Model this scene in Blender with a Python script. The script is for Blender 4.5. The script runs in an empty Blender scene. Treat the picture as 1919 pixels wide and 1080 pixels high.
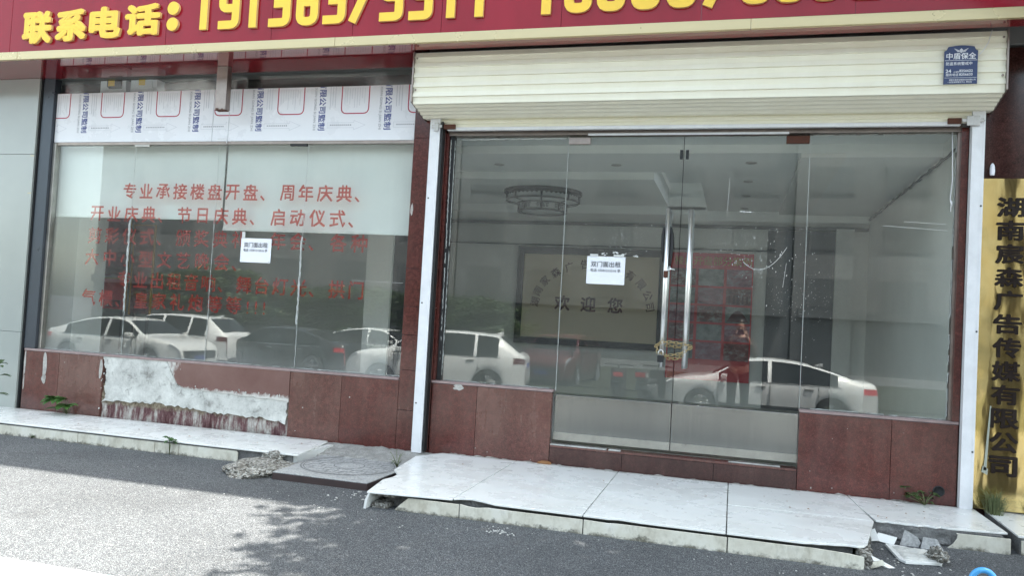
import bpy, bmesh, math, random
import numpy as np
from mathutils import Vector, Matrix, Euler, noise as mnoise
from mathutils.geometry import delaunay_2d_cdt
R = math.radians
random.seed(7)
SC = bpy.context.scene
COL = SC.collection

# ---------------------------------------------------------------- camera, sky, sun, exposure
CAM_X, CAM_Y, CAM_Z = 0.0, -6.8, 1.364
cam = bpy.data.cameras.new('camera')
cam.sensor_width = 36.0
cam.lens = 36.0 * 1500.0 / 1919.0
cam.clip_start = 0.02
cam.clip_end = 2000.0
camo = bpy.data.objects.new('camera', cam)
COL.objects.link(camo)
def cam_matrix(yaw, pitch, roll):
    cy, sy = math.cos(yaw), math.sin(yaw)
    cp, sp = math.cos(pitch), math.sin(pitch)
    f = Vector((-sy*cp, cy*cp, sp))
    r = Vector((cy, sy, 0.0))
    u = r.cross(f)
    r2 = r*math.cos(roll) + u*math.sin(roll)
    u2 = -r*math.sin(roll) + u*math.cos(roll)
    m = Matrix((r2, u2, -f)).transposed().to_4x4()
    m.translation = (CAM_X, CAM_Y, CAM_Z)
    return m
camo.matrix_world = cam_matrix(R(15.644), R(2.0986), R(3.1815))
SC.camera = camo

SUN_EL, SUN_AZ = R(68.0), R(60.0)          # azimuth from +y towards +x
sun_dir = Vector((math.cos(SUN_EL)*math.sin(SUN_AZ), math.cos(SUN_EL)*math.cos(SUN_AZ), math.sin(SUN_EL)))
w = bpy.data.worlds.new('World')
SC.world = w
w.use_nodes = True
wt = w.node_tree
wt.nodes.clear()
sky = wt.nodes.new('ShaderNodeTexSky')
sky.sky_type = 'NISHITA'
sky.sun_disc = False
sky.sun_elevation = SUN_EL
sky.sun_rotation = SUN_AZ
sky.air_density = 1.0
sky.dust_density = 2.5
sky.ozone_density = 1.0
bg = wt.nodes.new('ShaderNodeBackground')
bg.inputs['Strength'].default_value = 0.145
wo = wt.nodes.new('ShaderNodeOutputWorld')
hs = wt.nodes.new('ShaderNodeHueSaturation')          # hazy summer sky, paler than clear air
hs.inputs['Saturation'].default_value = 0.60
wt.links.new(sky.outputs[0], hs.inputs['Color'])
tn = wt.nodes.new('ShaderNodeMix'); tn.data_type = 'RGBA'; tn.blend_type = 'MULTIPLY'; tn.inputs[0].default_value = 1.0
tn.inputs[7].default_value = (1.0, 1.03, 0.945, 1.0)
wt.links.new(hs.outputs[0], tn.inputs[6])
wt.links.new(tn.outputs[2], bg.inputs[0])
wt.links.new(bg.outputs[0], wo.inputs[0])

sl = bpy.data.lights.new('sun', 'SUN')
sl.energy = 3.2
sl.angle = R(0.53)
sl.color = (1.0, 0.965, 0.885)
so = bpy.data.objects.new('sun', sl)
so.rotation_euler = sun_dir.to_track_quat('Z', 'Y').to_euler()
so.location = (6, 6, 14)
COL.objects.link(so)

SC.view_settings.view_transform = 'Standard'
SC.view_settings.look = 'None'
SC.view_settings.exposure = 2.48
SC.view_settings.gamma = 1.0
SC.view_settings.use_curve_mapping = False
SC.cycles.use_denoising = True
SC.cycles.max_bounces = 10
SC.cycles.diffuse_bounces = 5
SC.cycles.glossy_bounces = 5
SC.cycles.transmission_bounces = 6
SC.cycles.transparent_max_bounces = 24
SC.cycles.caustics_reflective = False
SC.cycles.caustics_refractive = False
SC.cycles.sample_clamp_indirect = 6.0

# ---------------------------------------------------------------- object helpers
ORG = {}
def tag(o, label=None, cat=None, group=None, kind=None):
    if label: o['label'] = label
    if cat: o['category'] = cat
    if group: o['group'] = group
    if kind: o['kind'] = kind
    return o
def thing(name, loc, label, cat, group=None):
    o = bpy.data.objects.new(name, None)
    o.empty_display_size = 0.1
    o.location = loc
    COL.objects.link(o)
    ORG[o.name] = Vector(loc)
    return tag(o, label, cat, group)
def local_thing(name, label, cat, group=None):
    o = thing(name, (0, 0, 0), label, cat, group)
    return o
def copy_tree(o, parent=None):
    c = o.copy()
    COL.objects.link(c)
    if parent: c.parent = parent
    for ch in list(o.children):
        copy_tree(ch, c)
    return c

class MB:
    """collects shapes and links them as ONE mesh object"""
    def __init__(s):
        s.v = []; s.f = []; s.mi = []; s.m = 0; s.sm = []
    def add(s, verts, faces, smooth=False):
        n = len(s.v)
        s.v += [tuple(p) for p in verts]
        for f in faces:
            s.f.append(tuple(i+n for i in f)); s.mi.append(s.m); s.sm.append(smooth)
        return s
    def box(s, x0, x1, y0, y1, z0, z1, b=0.0):
        if x0 > x1: x0, x1 = x1, x0
        if y0 > y1: y0, y1 = y1, y0
        if z0 > z1: z0, z1 = z1, z0
        if b <= 0:
            V = [(x, y, z) for x in (x0, x1) for y in (y0, y1) for z in (z0, z1)]
            F = [(0,1,3,2),(4,6,7,5),(0,4,5,1),(2,3,7,6),(0,2,6,4),(1,5,7,3)]
            return s.add(V, F)
        bm = bmesh.new()
        bmesh.ops.create_cube(bm, size=1.0)
        for vv in bm.verts:
            vv.co = Vector(((x0+x1)/2 + vv.co.x*(x1-x0), (y0+y1)/2 + vv.co.y*(y1-y0), (z0+z1)/2 + vv.co.z*(z1-z0)))
        bmesh.ops.bevel(bm, geom=list(bm.edges), offset=b, segments=2, affect='EDGES', profile=0.6)
        return s.bm(bm)
    def bm(s, bm, M=None, smooth=False):
        bm.verts.index_update()
        V = [(M @ v.co) if M else v.co.copy() for v in bm.verts]
        F = [[v.index for v in f.verts] for f in bm.faces]
        bm.free()
        return s.add(V, F, smooth)
    def prism(s, pts, axis, a0, a1):
        """polygon pts extruded between a0 and a1 along axis 'x','y' or 'z'"""
        def mk(p, a):
            return {'x': (a, p[0], p[1]), 'y': (p[0], a, p[1]), 'z': (p[0], p[1], a)}[axis]
        n = len(pts)
        V = [mk(p, a0) for p in pts] + [mk(p, a1) for p in pts]
        F = [tuple(range(n)), tuple(range(2*n-1, n-1, -1))]
        F += [(i, n+i, n+(i+1) % n, (i+1) % n) for i in range(n)]
        return s.add(V, F)
    def tube(s, pts, r, seg=8, cap=True, smooth=True, closed=False):
        pts = [Vector(p) for p in pts]
        n = len(pts)
        rs = r if isinstance(r, (list, tuple)) else [r]*n
        V = []; F = []
        up = None
        for i, p in enumerate(pts):
            if closed: t = pts[(i+1) % n] - pts[i-1]
            else: t = pts[min(i+1, n-1)] - pts[max(i-1, 0)]
            t.normalize()
            if up is None:
                up = Vector((0, 0, 1)) if abs(t.z) < 0.9 else Vector((1, 0, 0))
            up = (up - t*up.dot(t)).normalized()
            sd = t.cross(up)
            for k in range(seg):
                a = 2*math.pi*k/seg
                V.append(p + (up*math.cos(a) + sd*math.sin(a))*rs[i])
        m = n if closed else n-1
        for i in range(m):
            j = (i+1) % n
            for k in range(seg):
                F.append((i*seg+k, i*seg+(k+1) % seg, j*seg+(k+1) % seg, j*seg+k))
        if cap and not closed:
            F.append(tuple(range(seg-1, -1, -1)))
            F.append(tuple((n-1)*seg+k for k in range(seg)))
        return s.add(V, F, smooth)
    def lathe(s, prof, c, seg=24, axis='z', smooth=True):
        V = []; F = []
        for (r, h) in prof:
            for k in range(seg):
                a = 2*math.pi*k/seg
                if axis == 'z': V.append((c[0]+r*math.cos(a), c[1]+r*math.sin(a), c[2]+h))
                elif axis == 'y': V.append((c[0]+r*math.cos(a), c[1]+h, c[2]+r*math.sin(a)))
                else: V.append((c[0]+h, c[1]+r*math.cos(a), c[2]+r*math.sin(a)))
        for i in range(len(prof)-1):
            for k in range(seg):
                F.append((i*seg+k, i*seg+(k+1) % seg, (i+1)*seg+(k+1) % seg, (i+1)*seg+k))
        return s.add(V, F, smooth)
    def text(s, t, x, z, y, h=None, wid=None, bold=0.0, ext=0.0, align='left', rot=0.0, sx=1.0, union=False):
        """writing lying on a wall that faces -y; (x, z) is the lower left (or centre) of the text; h = em size"""
        if union: V, F, (u0, u1, v0, v1) = text_mesh(t, bold, ext/(h or 1.0))
        else: V, F, (u0, u1, v0, v1) = heavy(t, bold, ext/(h or 1.0), 0.00025/(h or 1.0))
        hh = h if h else 1.0
        fx = hh*sx
        if wid: fx = wid/(u1-u0)
        cu, cv = (0.0, 0.0)
        if align == 'center': cu, cv = (u0+u1)/2, (v0+v1)/2
        elif align == 'box': cu, cv = u0, v0
        ca, sa = math.cos(rot), math.sin(rot)
        out = []
        for (a, b, c) in V:
            p, q = (a-cu)*fx, (b-cv)*hh
            out.append((x + p*ca - q*sa, y - c*hh, z + p*sa + q*ca))
        return s.add(out, F)
    def build(s, name, mats, parent=None, loc=None, bevel=0.0, fix=True):
        me = bpy.data.meshes.new(name)
        off = Vector((0, 0, 0))
        if parent is not None: off = ORG[parent.name]
        elif loc is not None: off = Vector(loc)
        me.from_pydata([tuple(Vector(p)-off) for p in s.v], [], s.f)
        if not isinstance(mats, (list, tuple)): mats = [mats]
        for m in mats: me.materials.append(m)
        me.polygons.foreach_set('material_index', s.mi)
        me.polygons.foreach_set('use_smooth', s.sm)
        if fix:
            b = bmesh.new(); b.from_mesh(me)
            bmesh.ops.recalc_face_normals(b, faces=b.faces)
            b.to_mesh(me); b.free()
        me.update()
        o = bpy.data.objects.new(name, me)
        COL.objects.link(o)
        if parent is not None: o.parent = parent
        elif loc is not None: o.location = loc
        ORG[o.name] = off
        if bevel > 0:
            md = o.modifiers.new('bevel', 'BEVEL'); md.width = bevel; md.segments = 2; md.limit_method = 'ANGLE'
        return o

_tc = {}
def heavy(t, bold, ext, step):
    """heavier strokes from shifted copies, each lying a hair in front of the last"""
    V, F, (u0, u1, v0, v1) = text_mesh(t, 0.0, ext)
    if bold <= 0: return V, F, (u0, u1, v0, v1)
    r = bold*0.62; VV = []; FF = []
    for q, (dx, dy) in enumerate([(r*.8, r*.8), (-r*.8, r*.8), (r*.8, -r*.8), (-r*.8, -r*.8), (0, r), (0, -r), (r, 0), (-r, 0)][:8 if bold > 0.035 else 4]):
        n = len(VV)
        VV += [(x+dx, y+dy, c+step*q) for x, y, c in V]; FF += [tuple(i+n for i in f) for f in F]
    return VV, FF, (u0-r, u1+r, v0-r, v1+r)
def text_mesh(t, bold, ext):
    """writing as a clean flat (or raised) mesh; bold widens every stroke by the union of shifted copies"""
    k = (t, round(bold, 4), round(ext, 5))
    if k in _tc: return _tc[k]
    c = bpy.data.curves.new('t', 'FONT')
    c.body = t; c.size = 1.0; c.resolution_u = 1 if bold else 2
    o = bpy.data.objects.new('t', c)
    COL.objects.link(o)
    dg = bpy.context.evaluated_depsgraph_get()
    dg.update()
    m = bpy.data.meshes.new_from_object(o.evaluated_get(dg))
    P2 = [(v.co.x, v.co.y) for v in m.vertices]
    F2 = [tuple(p.vertices) for p in m.polygons]
    bpy.data.objects.remove(o); bpy.data.curves.remove(c); bpy.data.meshes.remove(m)
    if bold > 0 and P2:
        r = bold*0.62; n0 = len(P2); ps = []; fs = []
        sh = [(r*.8, r*.8), (-r*.8, r*.8), (r*.8, -r*.8), (-r*.8, -r*.8)]
        for q, (dx, dy) in enumerate(sh):
            ps += [Vector((x+dx, y+dy)) for x, y in P2]
            fs += [[i+q*n0 for i in f] for f in F2]
        tri = []
        for f in fs:
            for q in range(1, len(f)-1): tri.append((ps[f[0]], ps[f[q]], ps[f[q+1]]))
        ed = {}
        for q in range(len(sh)):
            for f in F2:
                for i, j in zip(f, f[1:]+f[:1]):
                    e = (min(i, j)+q*n0, max(i, j)+q*n0); ed[e] = ed.get(e, 0)+1
        vo, eo, fo, _, _, _ = delaunay_2d_cdt(ps, [e for e, c_ in ed.items() if c_ == 1], [], 0, 1e-5, False)
        T = np.array([[tuple(p) for p in t3] for t3 in tri])
        A, B_, C_ = T[:, 0], T[:, 1], T[:, 2]
        def sd(p, u, v): return (p[0]-v[:, 0])*(u[:, 1]-v[:, 1])-(u[:, 0]-v[:, 0])*(p[1]-v[:, 1])
        F2 = []
        for f in fo:
            p = sum((vo[i] for i in f), Vector((0, 0)))/len(f)
            d1, d2, d3 = sd(p, A, B_), sd(p, B_, C_), sd(p, C_, A)
            ng = (d1 < -1e-9) | (d2 < -1e-9) | (d3 < -1e-9); po = (d1 > 1e-9) | (d2 > 1e-9) | (d3 > 1e-9)
            if np.any(~(ng & po)): F2.append(tuple(f))
        P2 = [(v.x, v.y) for v in vo]
    V = [(x, y, ext) for x, y in P2]; F = list(F2)
    if ext > 0:
        cnt = {}
        for f in F2:
            for a, b in zip(f, f[1:]+f[:1]): cnt.setdefault((min(a, b), max(a, b)), []).append((a, b))
        n = len(V); V += [(x, y, 0.0) for x, y in P2]
        for e in cnt.values():
            if len(e) == 1:
                a, b = e[0]; F.append((b, a, n+a, n+b))
    us = [p[0] for p in P2] or [0, 1]; vs = [p[1] for p in P2] or [0, 1]
    _tc[k] = (V, F, (min(us), max(us), min(vs), max(vs)))
    return _tc[k]

# ---------------------------------------------------------------- material helpers
class NT:
    def __init__(s, name):
        s.m = bpy.data.materials.new(name); s.m.use_nodes = True
        s.t = s.m.node_tree; s.t.nodes.clear()
        s.out = s.t.nodes.new('ShaderNodeOutputMaterial')
        s._pos = None
    def n(s, ty, **kw):
        nd = s.t.nodes.new(ty)
        for k, v in kw.items():
            if k.startswith('i_'):
                nd.inputs[int(k[2:]) if k[2:].isdigit() else k[2:].replace('_', ' ')].default_value = v
            else: setattr(nd, k, v)
        return nd
    def l(s, a, b): s.t.links.new(a, b)
    def pos(s):
        if s._pos is None: s._pos = s.n('ShaderNodeNewGeometry').outputs['Position']
        return s._pos
    def objpos(s):
        return s.n('ShaderNodeTexCoord').outputs['Object']
    def mapped(s, scale, src=None, loc=(0, 0, 0)):
        mp = s.n('ShaderNodeMapping'); mp.inputs['Scale'].default_value = scale; mp.inputs['Location'].default_value = loc
        s.l(src or s.pos(), mp.inputs['Vector']); return mp.outputs[0]
    def noise(s, scale, detail=4, rough=0.6, vec=None, dist=0.0):
        nd = s.n('ShaderNodeTexNoise'); nd.inputs['Scale'].default_value = scale
        nd.inputs['Detail'].default_value = detail; nd.inputs['Roughness'].default_value = rough
        nd.inputs['Distortion'].default_value = dist
        s.l(vec or s.pos(), nd.inputs['Vector']); return nd.outputs[0]
    def voro(s, scale, vec=None, feature='F1', out='Distance'):
        nd = s.n('ShaderNodeTexVoronoi'); nd.feature = feature; nd.inputs['Scale'].default_value = scale
        s.l(vec or s.pos(), nd.inputs['Vector']); return nd.outputs[out]
    def ramp(s, fac, stops):
        nd = s.n('ShaderNodeValToRGB'); cr = nd.color_ramp
        while len(cr.elements) < len(stops): cr.elements.new(0.5)
        for e, (p, c) in zip(cr.elements, stops):
            e.position = p
            e.color = (c, c, c, 1) if isinstance(c, (int, float)) else (*c, 1)
        s.l(fac, nd.inputs[0]); return nd.outputs[0]
    def mix(s, fac, a, b, mode='MIX'):
        nd = s.n('ShaderNodeMix'); nd.data_type = 'RGBA'; nd.blend_type = mode
        for sock, val in ((nd.inputs[0], fac), (nd.inputs[6], a), (nd.inputs[7], b)):
            if isinstance(val, (int, float)):
                sock.default_value = val if sock == nd.inputs[0] else (val, val, val, 1)
            elif isinstance(val, tuple): sock.default_value = (*val, 1)
            else: s.l(val, sock)
        return nd.outputs[2]
    def math(s, op, a, b=0.0, clamp=False):
        nd = s.n('ShaderNodeMath'); nd.operation = op; nd.use_clamp = clamp
        for sock, val in ((nd.inputs[0], a), (nd.inputs[1], b)):
            if isinstance(val, (int, float)): sock.default_value = val
            else: s.l(val, sock)
        return nd.outputs[0]
    def sep(s, vec=None):
        nd = s.n('ShaderNodeSeparateXYZ'); s.l(vec or s.pos(), nd.inputs[0]); return nd.outputs
    def bump(s, h, strength=0.3, dist=0.01):
        nd = s.n('ShaderNodeBump'); nd.inputs['Strength'].default_value = strength; nd.inputs['Distance'].default_value = dist
        s.l(h, nd.inputs['Height']); return nd.outputs[0]
    def bsdf(s, color=None, rough=0.5, metal=0.0, spec=0.5, coat=0.0, normal=None, coat_rough=0.05):
        p = s.n('ShaderNodeBsdfPrincipled')
        for nm, val in (('Base Color', color), ('Roughness', rough), ('Metallic', metal), ('Specular IOR Level', spec), ('Coat Weight', coat), ('Coat Roughness', coat_rough)):
            if val is None: continue
            if isinstance(val, (int, float)): p.inputs[nm].default_value = val
            elif isinstance(val, tuple): p.inputs[nm].default_value = (*val, 1)
            else: s.l(val, p.inputs[nm])
        if normal is not None: s.l(normal, p.inputs['Normal'])
        return p.outputs[0]
    def done(s, sh):
        s.l(sh, s.out.inputs[0]); return s.m

def simple(name, col, rough=0.5, metal=0.0, var=0.12, scale=6.0, spec=0.5, coat=0.0, bump=0.0, bscale=60.0, fine=0.0, obj=False):
    """plain surface with gentle uneven tone and wear"""
    t = NT(name)
    src = t.objpos() if obj else t.pos()
    n1 = t.noise(scale, 5, 0.65, vec=src)
    f = t.ramp(n1, [(0.25, 1.0-var), (0.75, 1.0+var*0.6)])
    c = t.mix(1.0, col, f, 'MULTIPLY')
    if fine:
        n2 = t.noise(scale*30, 2, 0.5, vec=src)
        c = t.mix(1.0, c, t.ramp(n2, [(0.3, 1-fine), (0.7, 1+fine)]), 'MULTIPLY')
    nb = t.bump(t.noise(bscale, 3, 0.6, vec=src), bump, 0.004) if bump else None
    rr = t.ramp(n1, [(0.2, max(0.02, rough*0.8)), (0.8, min(1.0, rough*1.25))])
    return t.done(t.bsdf(c, rr, metal, spec, coat, nb))

M = {}
# polished red granite
def granite(name, base, dust):
    t = NT(name)
    v = t.voro(260.0, out='Color')
    sp = t.n('ShaderNodeSeparateColor'); t.l(v, sp.inputs[0])
    speck = t.ramp(sp.outputs[0], [(0.0, tuple(c*0.5 for c in base)), (0.45, base), (0.78, tuple(c*1.3 for c in base)), (0.98, (base[0]*1.8, base[1]*2.4, base[2]*2.4))])
    big = t.noise(1.7, 4, 0.6)
    mid = t.noise(24.0, 4, 0.7)
    speck = t.mix(1.0, speck, t.ramp(mid, [(0.3, 0.62), (0.5, 0.98), (0.7, 1.45)]), 'MULTIPLY')
    c = t.mix(1.0, speck, t.ramp(big, [(0.3, 0.75), (0.7, 1.15)]), 'MULTIPLY')
    streak = t.noise(9.0, 4, 0.6, vec=t.mapped((1.0, 1.0, 0.16)))
    cloud = t.noise(2.6, 6, 0.7)
    mixn = t.math('ADD', t.math('MULTIPLY', streak, 0.42), t.math('MULTIPLY', cloud, 0.58))
    z = t.sep()[2]
    low = t.ramp(t.math('MULTIPLY', z, 1/3.5), [(0.03, 0.35), (0.13, 1.0), (0.215, 0.9), (0.30, 0.22)])
    d = t.math('MULTIPLY', t.ramp(mixn, [(0.36, 0.10), (0.66, 1.0)]), low)
    d = t.math('MULTIPLY', d, dust, True)
    c = t.mix(d, c, (0.235, 0.145, 0.115))
    rr = t.math('ADD', t.math('MULTIPLY', d, 0.5), 0.13)
    h = t.noise(3.0, 2, 0.5)
    return t.done(t.bsdf(c, rr, 0.0, 0.5, 0.0, t.bump(h, 0.06, 0.01)))
M['granite'] = granite('granite', (0.078, 0.017, 0.014), 0.34)
M['granite_dark'] = granite('granite_dark', (0.044, 0.015, 0.013), 0.30)
M['granite_dull'] = granite('granite_dull', (0.092, 0.030, 0.024), 0.52)
def smeared_mat():
    t = NT('granite_smeared')
    base = t.ramp(t.noise(2.5, 5, 0.65), [(0.3, (0.135, 0.066, 0.056)), (0.7, (0.185, 0.105, 0.090))])
    base = t.mix(1.0, base, t.ramp(t.noise(220.0, 2, 0.6), [(0.3, 0.8), (0.7, 1.2)]), 'MULTIPLY')
    x, y, z = t.sep()
    nz = t.noise(16.0, 6, 0.75)
    st = t.noise(24.0, 4, 0.7, vec=t.mapped((0.5, 1.0, 0.25)))
    d1 = t.math('ADD', z, t.math('MULTIPLY', nz, 0.13))
    f1 = t.ramp(d1, [(0.535, 1.0), (0.565, 0.0)])
    d2 = t.math('ADD', t.math('ADD', x, 6.0), t.math('MULTIPLY', st, 0.30))
    f2 = t.ramp(d2, [(0.79, 1.0), (0.86, 0.0)])
    f = t.math('MAXIMUM', f1, f2)
    c = t.mix(t.math('MULTIPLY', f, 0.9), base, (0.56, 0.55, 0.51))
    return t.done(t.bsdf(c, t.math('ADD', t.math('MULTIPLY', f, 0.5), 0.2), 0.0, 0.5))
M['granite_smeared'] = smeared_mat()
M['sill'] = simple('sill', (0.30, 0.22, 0.21), 0.35, 0.0, 0.3, 9, fine=0.2)

def tile_mat():
    t = NT('floor_tile')
    n1 = t.noise(1.6, 3, 0.5, vec=t.mapped((1.0, 2.2, 1.0)))
    c = t.ramp(n1, [(0.25, (0.715, 0.72, 0.69)), (0.5, (0.765, 0.775, 0.75)), (0.75, (0.80, 0.81, 0.79))])
    d = t.noise(14.0, 3, 0.55)
    c = t.mix(1.0, c, t.ramp(t.noise(38.0, 3, 0.6, vec=t.mapped((0.35, 1.6, 1.0))), [(0.3, 0.965), (0.7, 1.02)]), 'MULTIPLY')
    c = t.mix(t.ramp(d, [(0.66, 0.0), (0.90, 0.22)]), c, (0.46, 0.43, 0.35))
    c = t.mix(t.ramp(t.noise(60.0, 3, 0.6), [(0.68, 0.0), (0.74, 0.5)]), c, (0.30, 0.28, 0.25))
    yy = t.sep()[1]
    edge = t.ramp(t.math('ADD', yy, t.math('MULTIPLY', t.noise(9.0, 5, 0.75), 0.16)), [(0.0, 0.0), (0.085, 0.75)])
    c = t.mix(edge, c, (0.30, 0.275, 0.23))
    foot = t.noise(2.4, 3, 0.55)
    c = t.mix(t.ramp(foot, [(0.40, 0.0), (0.80, 0.35)]), c, (0.58, 0.57, 0.52))
    rr = t.ramp(t.noise(5.0, 5, 0.6), [(0.3, 0.16), (0.7, 0.42)])
    return t.done(t.bsdf(c, rr, 0.0, 0.45))
M['tile'] = tile_mat()
def riser_mat():
    t = NT('riser_tile')
    z = t.sep()[2]
    n1 = t.noise(5.0, 6, 0.7)
    c = t.ramp(n1, [(0.3, (0.52, 0.49, 0.40)), (0.55, (0.66, 0.64, 0.55)), (0.75, (0.72, 0.71, 0.66))])
    h = t.math('ADD', t.math('MULTIPLY', z, 11.0), t.math('MULTIPLY', t.noise(16.0, 5, 0.75), 1.5))
    c = t.mix(t.ramp(h, [(0.70, 0.9), (1.55, 0.0)]), c, (0.10, 0.095, 0.075))
    st = t.noise(11.0, 5, 0.7, vec=t.mapped((1.0, 1.0, 0.45)))
    c = t.mix(t.ramp(st, [(0.50, 0.0), (0.74, 0.55)]), c, (0.24, 0.21, 0.14))
    return t.done(t.bsdf(c, 0.38, 0.0, 0.4))
M['riser'] = riser_mat()
def rubble_mat():
    t = NT('rubble')
    v = t.voro(55.0, out='Color'); sp = t.n('ShaderNodeSeparateColor'); t.l(v, sp.inputs[0])
    c = t.ramp(sp.outputs[0], [(0.0, (0.11, 0.10, 0.085)), (0.5, (0.30, 0.285, 0.25)), (1.0, (0.55, 0.54, 0.50))])
    n = t.noise(14.0, 6, 0.75)
    c = t.mix(1.0, c, t.ramp(n, [(0.3, 0.55), (0.7, 1.2)]), 'MULTIPLY')
    h = t.math('ADD', t.math('MULTIPLY', t.voro(55.0), -1.0), n)
    return t.done(t.bsdf(c, 0.92, 0.0, 0.2, 0.0, t.bump(h, 1.0, 0.02)))
def concrete(name, a, b, sc=9.0, bump=0.7):
    t = NT(name)
    n1 = t.noise(sc, 7, 0.75)
    n2 = t.noise(sc*9, 4, 0.7)
    c = t.ramp(n1, [(0.3, a), (0.7, b)])
    c = t.mix(1.0, c, t.ramp(n2, [(0.3, 0.62), (0.7, 1.25)]), 'MULTIPLY')
    return t.done(t.bsdf(c, 0.9, 0.0, 0.25, 0.0, t.bump(n2, bump, 0.012)))
M['mortar'] = concrete('mortar', (0.10, 0.10, 0.10), (0.26, 0.26, 0.25))
M['rubble'] = rubble_mat()
M['mortar_pale'] = concrete('mortar_pale', (0.24, 0.235, 0.22), (0.44, 0.43, 0.40), 13, 0.8)
M['slab'] = concrete('slab', (0.30, 0.305, 0.30), (0.42, 0.42, 0.41), 6, 0.4)
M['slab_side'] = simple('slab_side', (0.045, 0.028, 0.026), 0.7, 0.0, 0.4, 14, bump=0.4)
M['dark_ground'] = concrete('far_ground_dark', (0.018, 0.022, 0.014), (0.045, 0.050, 0.030), 5, 0.8)  # near-black colour that keeps the far ground dim in the glass
M['groove'] = simple('groove', (0.17, 0.17, 0.17), 0.9)
def plaster_mat():
    t = NT('plaster')
    n1 = t.noise(4.5, 7, 0.75)
    c = t.ramp(n1, [(0.30, (0.20, 0.195, 0.18)), (0.45, (0.46, 0.46, 0.43)), (0.66, (0.64, 0.64, 0.60))])
    n2 = t.noise(11.0, 5, 0.7, dist=0.6)
    c = t.mix(t.ramp(n2, [(0.57, 0.0), (0.72, 0.8)]), c, (0.17, 0.165, 0.15))
    v = t.voro(9.0, feature='DISTANCE_TO_EDGE')
    c = t.mix(t.ramp(v, [(0.0, 0.25), (0.012, 0.0)]), c, (0.1, 0.1, 0.1))
    return t.done(t.bsdf(c, 0.85, 0.0, 0.3, 0.0, t.bump(n1, 0.5, 0.02)))
M['plaster'] = plaster_mat()
M['plaster_rot'] = concrete('plaster_rot', (0.10, 0.075, 0.05), (0.46, 0.40, 0.30), 18, 1.0)

def asphalt_mat():
    t = NT('asphalt')
    p = t.pos()
    vc = t.voro(270.0, out='Color')
    sp = t.n('ShaderNodeSeparateColor'); t.l(vc, sp.inputs[0])
    c = t.ramp(sp.outputs[0], [(0.0, (0.021, 0.023, 0.025)), (0.40, (0.069, 0.074, 0.079)), (0.8, (0.130, 0.136, 0.142)), (1.0, (0.28, 0.278, 0.275))])
    n1 = t.noise(0.8, 6, 0.65)
    c = t.mix(1.0, c, t.ramp(n1, [(0.3, 0.80), (0.7, 1.18)]), 'MULTIPLY')
    n2 = t.noise(35.0, 4, 0.7)
    c = t.mix(1.0, c, t.ramp(n2, [(0.3, 0.80), (0.7, 1.18)]), 'MULTIPLY')
    n3 = t.noise(2.1, 5, 0.7, dist=0.8)
    c = t.mix(t.ramp(n3, [(0.60, 0.0), (0.72, 0.45)]), c, (0.052, 0.052, 0.053))
    n4 = t.noise(3.3, 6, 0.75, vec=t.mapped((1.0, 2.2, 1.0), loc=(4, 7, 0)))
    c = t.mix(t.ramp(n4, [(0.62, 0.0), (0.78, 0.35)]), c, (0.26, 0.25, 0.23))
    v2 = t.voro(270.0)
    b = t.bump(t.math('ADD', v2, t.math('MULTIPLY', n2, 0.8)), 0.5, 0.006)
    return t.done(t.bsdf(c, 0.85, 0.0, 0.3, 0.0, b))
M['asphalt'] = asphalt_mat()
def paint_line():
    t = NT('road_paint')
    n = t.noise(60.0, 5, 0.8)
    c = t.mix(t.ramp(n, [(0.56, 0.0), (0.66, 0.8)]), (0.78, 0.78, 0.75), (0.16, 0.16, 0.16))
    return t.done(t.bsdf(c, 0.7))
M['road_paint'] = paint_line()

def sign_red():
    t = NT('sign_red')
    st = t.noise(2.2, 4, 0.6, vec=t.mapped((1.0, 1.0, 0.25)))
    c = t.ramp(st, [(0.3, (0.235, 0.005, 0.015)), (0.7, (0.300, 0.008, 0.023))])
    # slightly wavy acrylic sheet
    h = t.noise(1.3, 2, 0.4)
    return t.done(t.bsdf(c, 0.16, 0.0, 0.28, 0.0, t.bump(h, 0.10, 0.05)))
M['sign_red'] = sign_red()
M['soffit_red'] = simple('soffit_red', (0.22, 0.012, 0.018), 0.07, 0.0, 0.1, 2.0, spec=0.9, coat=0.8)
M['yellow'] = simple('yellow', (0.88, 0.56, 0.045), 0.35, 0.0, 0.08, 3.0)
M['yellow_side'] = simple('yellow_side', (0.75, 0.50, 0.22), 0.4)
M['gold_trim'] = simple('gold_trim', (0.53, 0.44, 0.25), 0.28, 0.35, 0.10, 1.5)
def shutter_mat():
    t = NT('shutter_cream')
    st = t.noise(5.0, 5, 0.7, vec=t.mapped((1.0, 1.0, 0.2)))
    c = t.ramp(st, [(0.3, (0.80, 0.77, 0.63)), (0.7, (0.84, 0.82, 0.69))])
    d = t.noise(30.0, 4, 0.8, vec=t.mapped((0.15, 1.0, 1.0)))
    c = t.mix(t.ramp(d, [(0.62, 0.0), (0.82, 0.22)]), c, (0.48, 0.42, 0.30))
    return t.done(t.bsdf(c, 0.38, 0.0, 0.45))
M['shutter'] = shutter_mat()
M['white_alu'] = simple('white_alu', (0.73, 0.735, 0.75), 0.35, 0.0, 0.10, 8.0, fine=0.05)
M['steel'] = simple('steel', (0.80, 0.80, 0.79), 0.30, 1.0, 0.08, 4.0)
M['steel_brushed'] = simple('steel_brushed', (0.46, 0.44, 0.41), 0.34, 0.9, 0.22, 6.0, fine=0.12)
M['steel_brown'] = simple('steel_brown', (0.33, 0.28, 0.25), 0.32, 0.8, 0.25, 7.0, fine=0.1)
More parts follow.
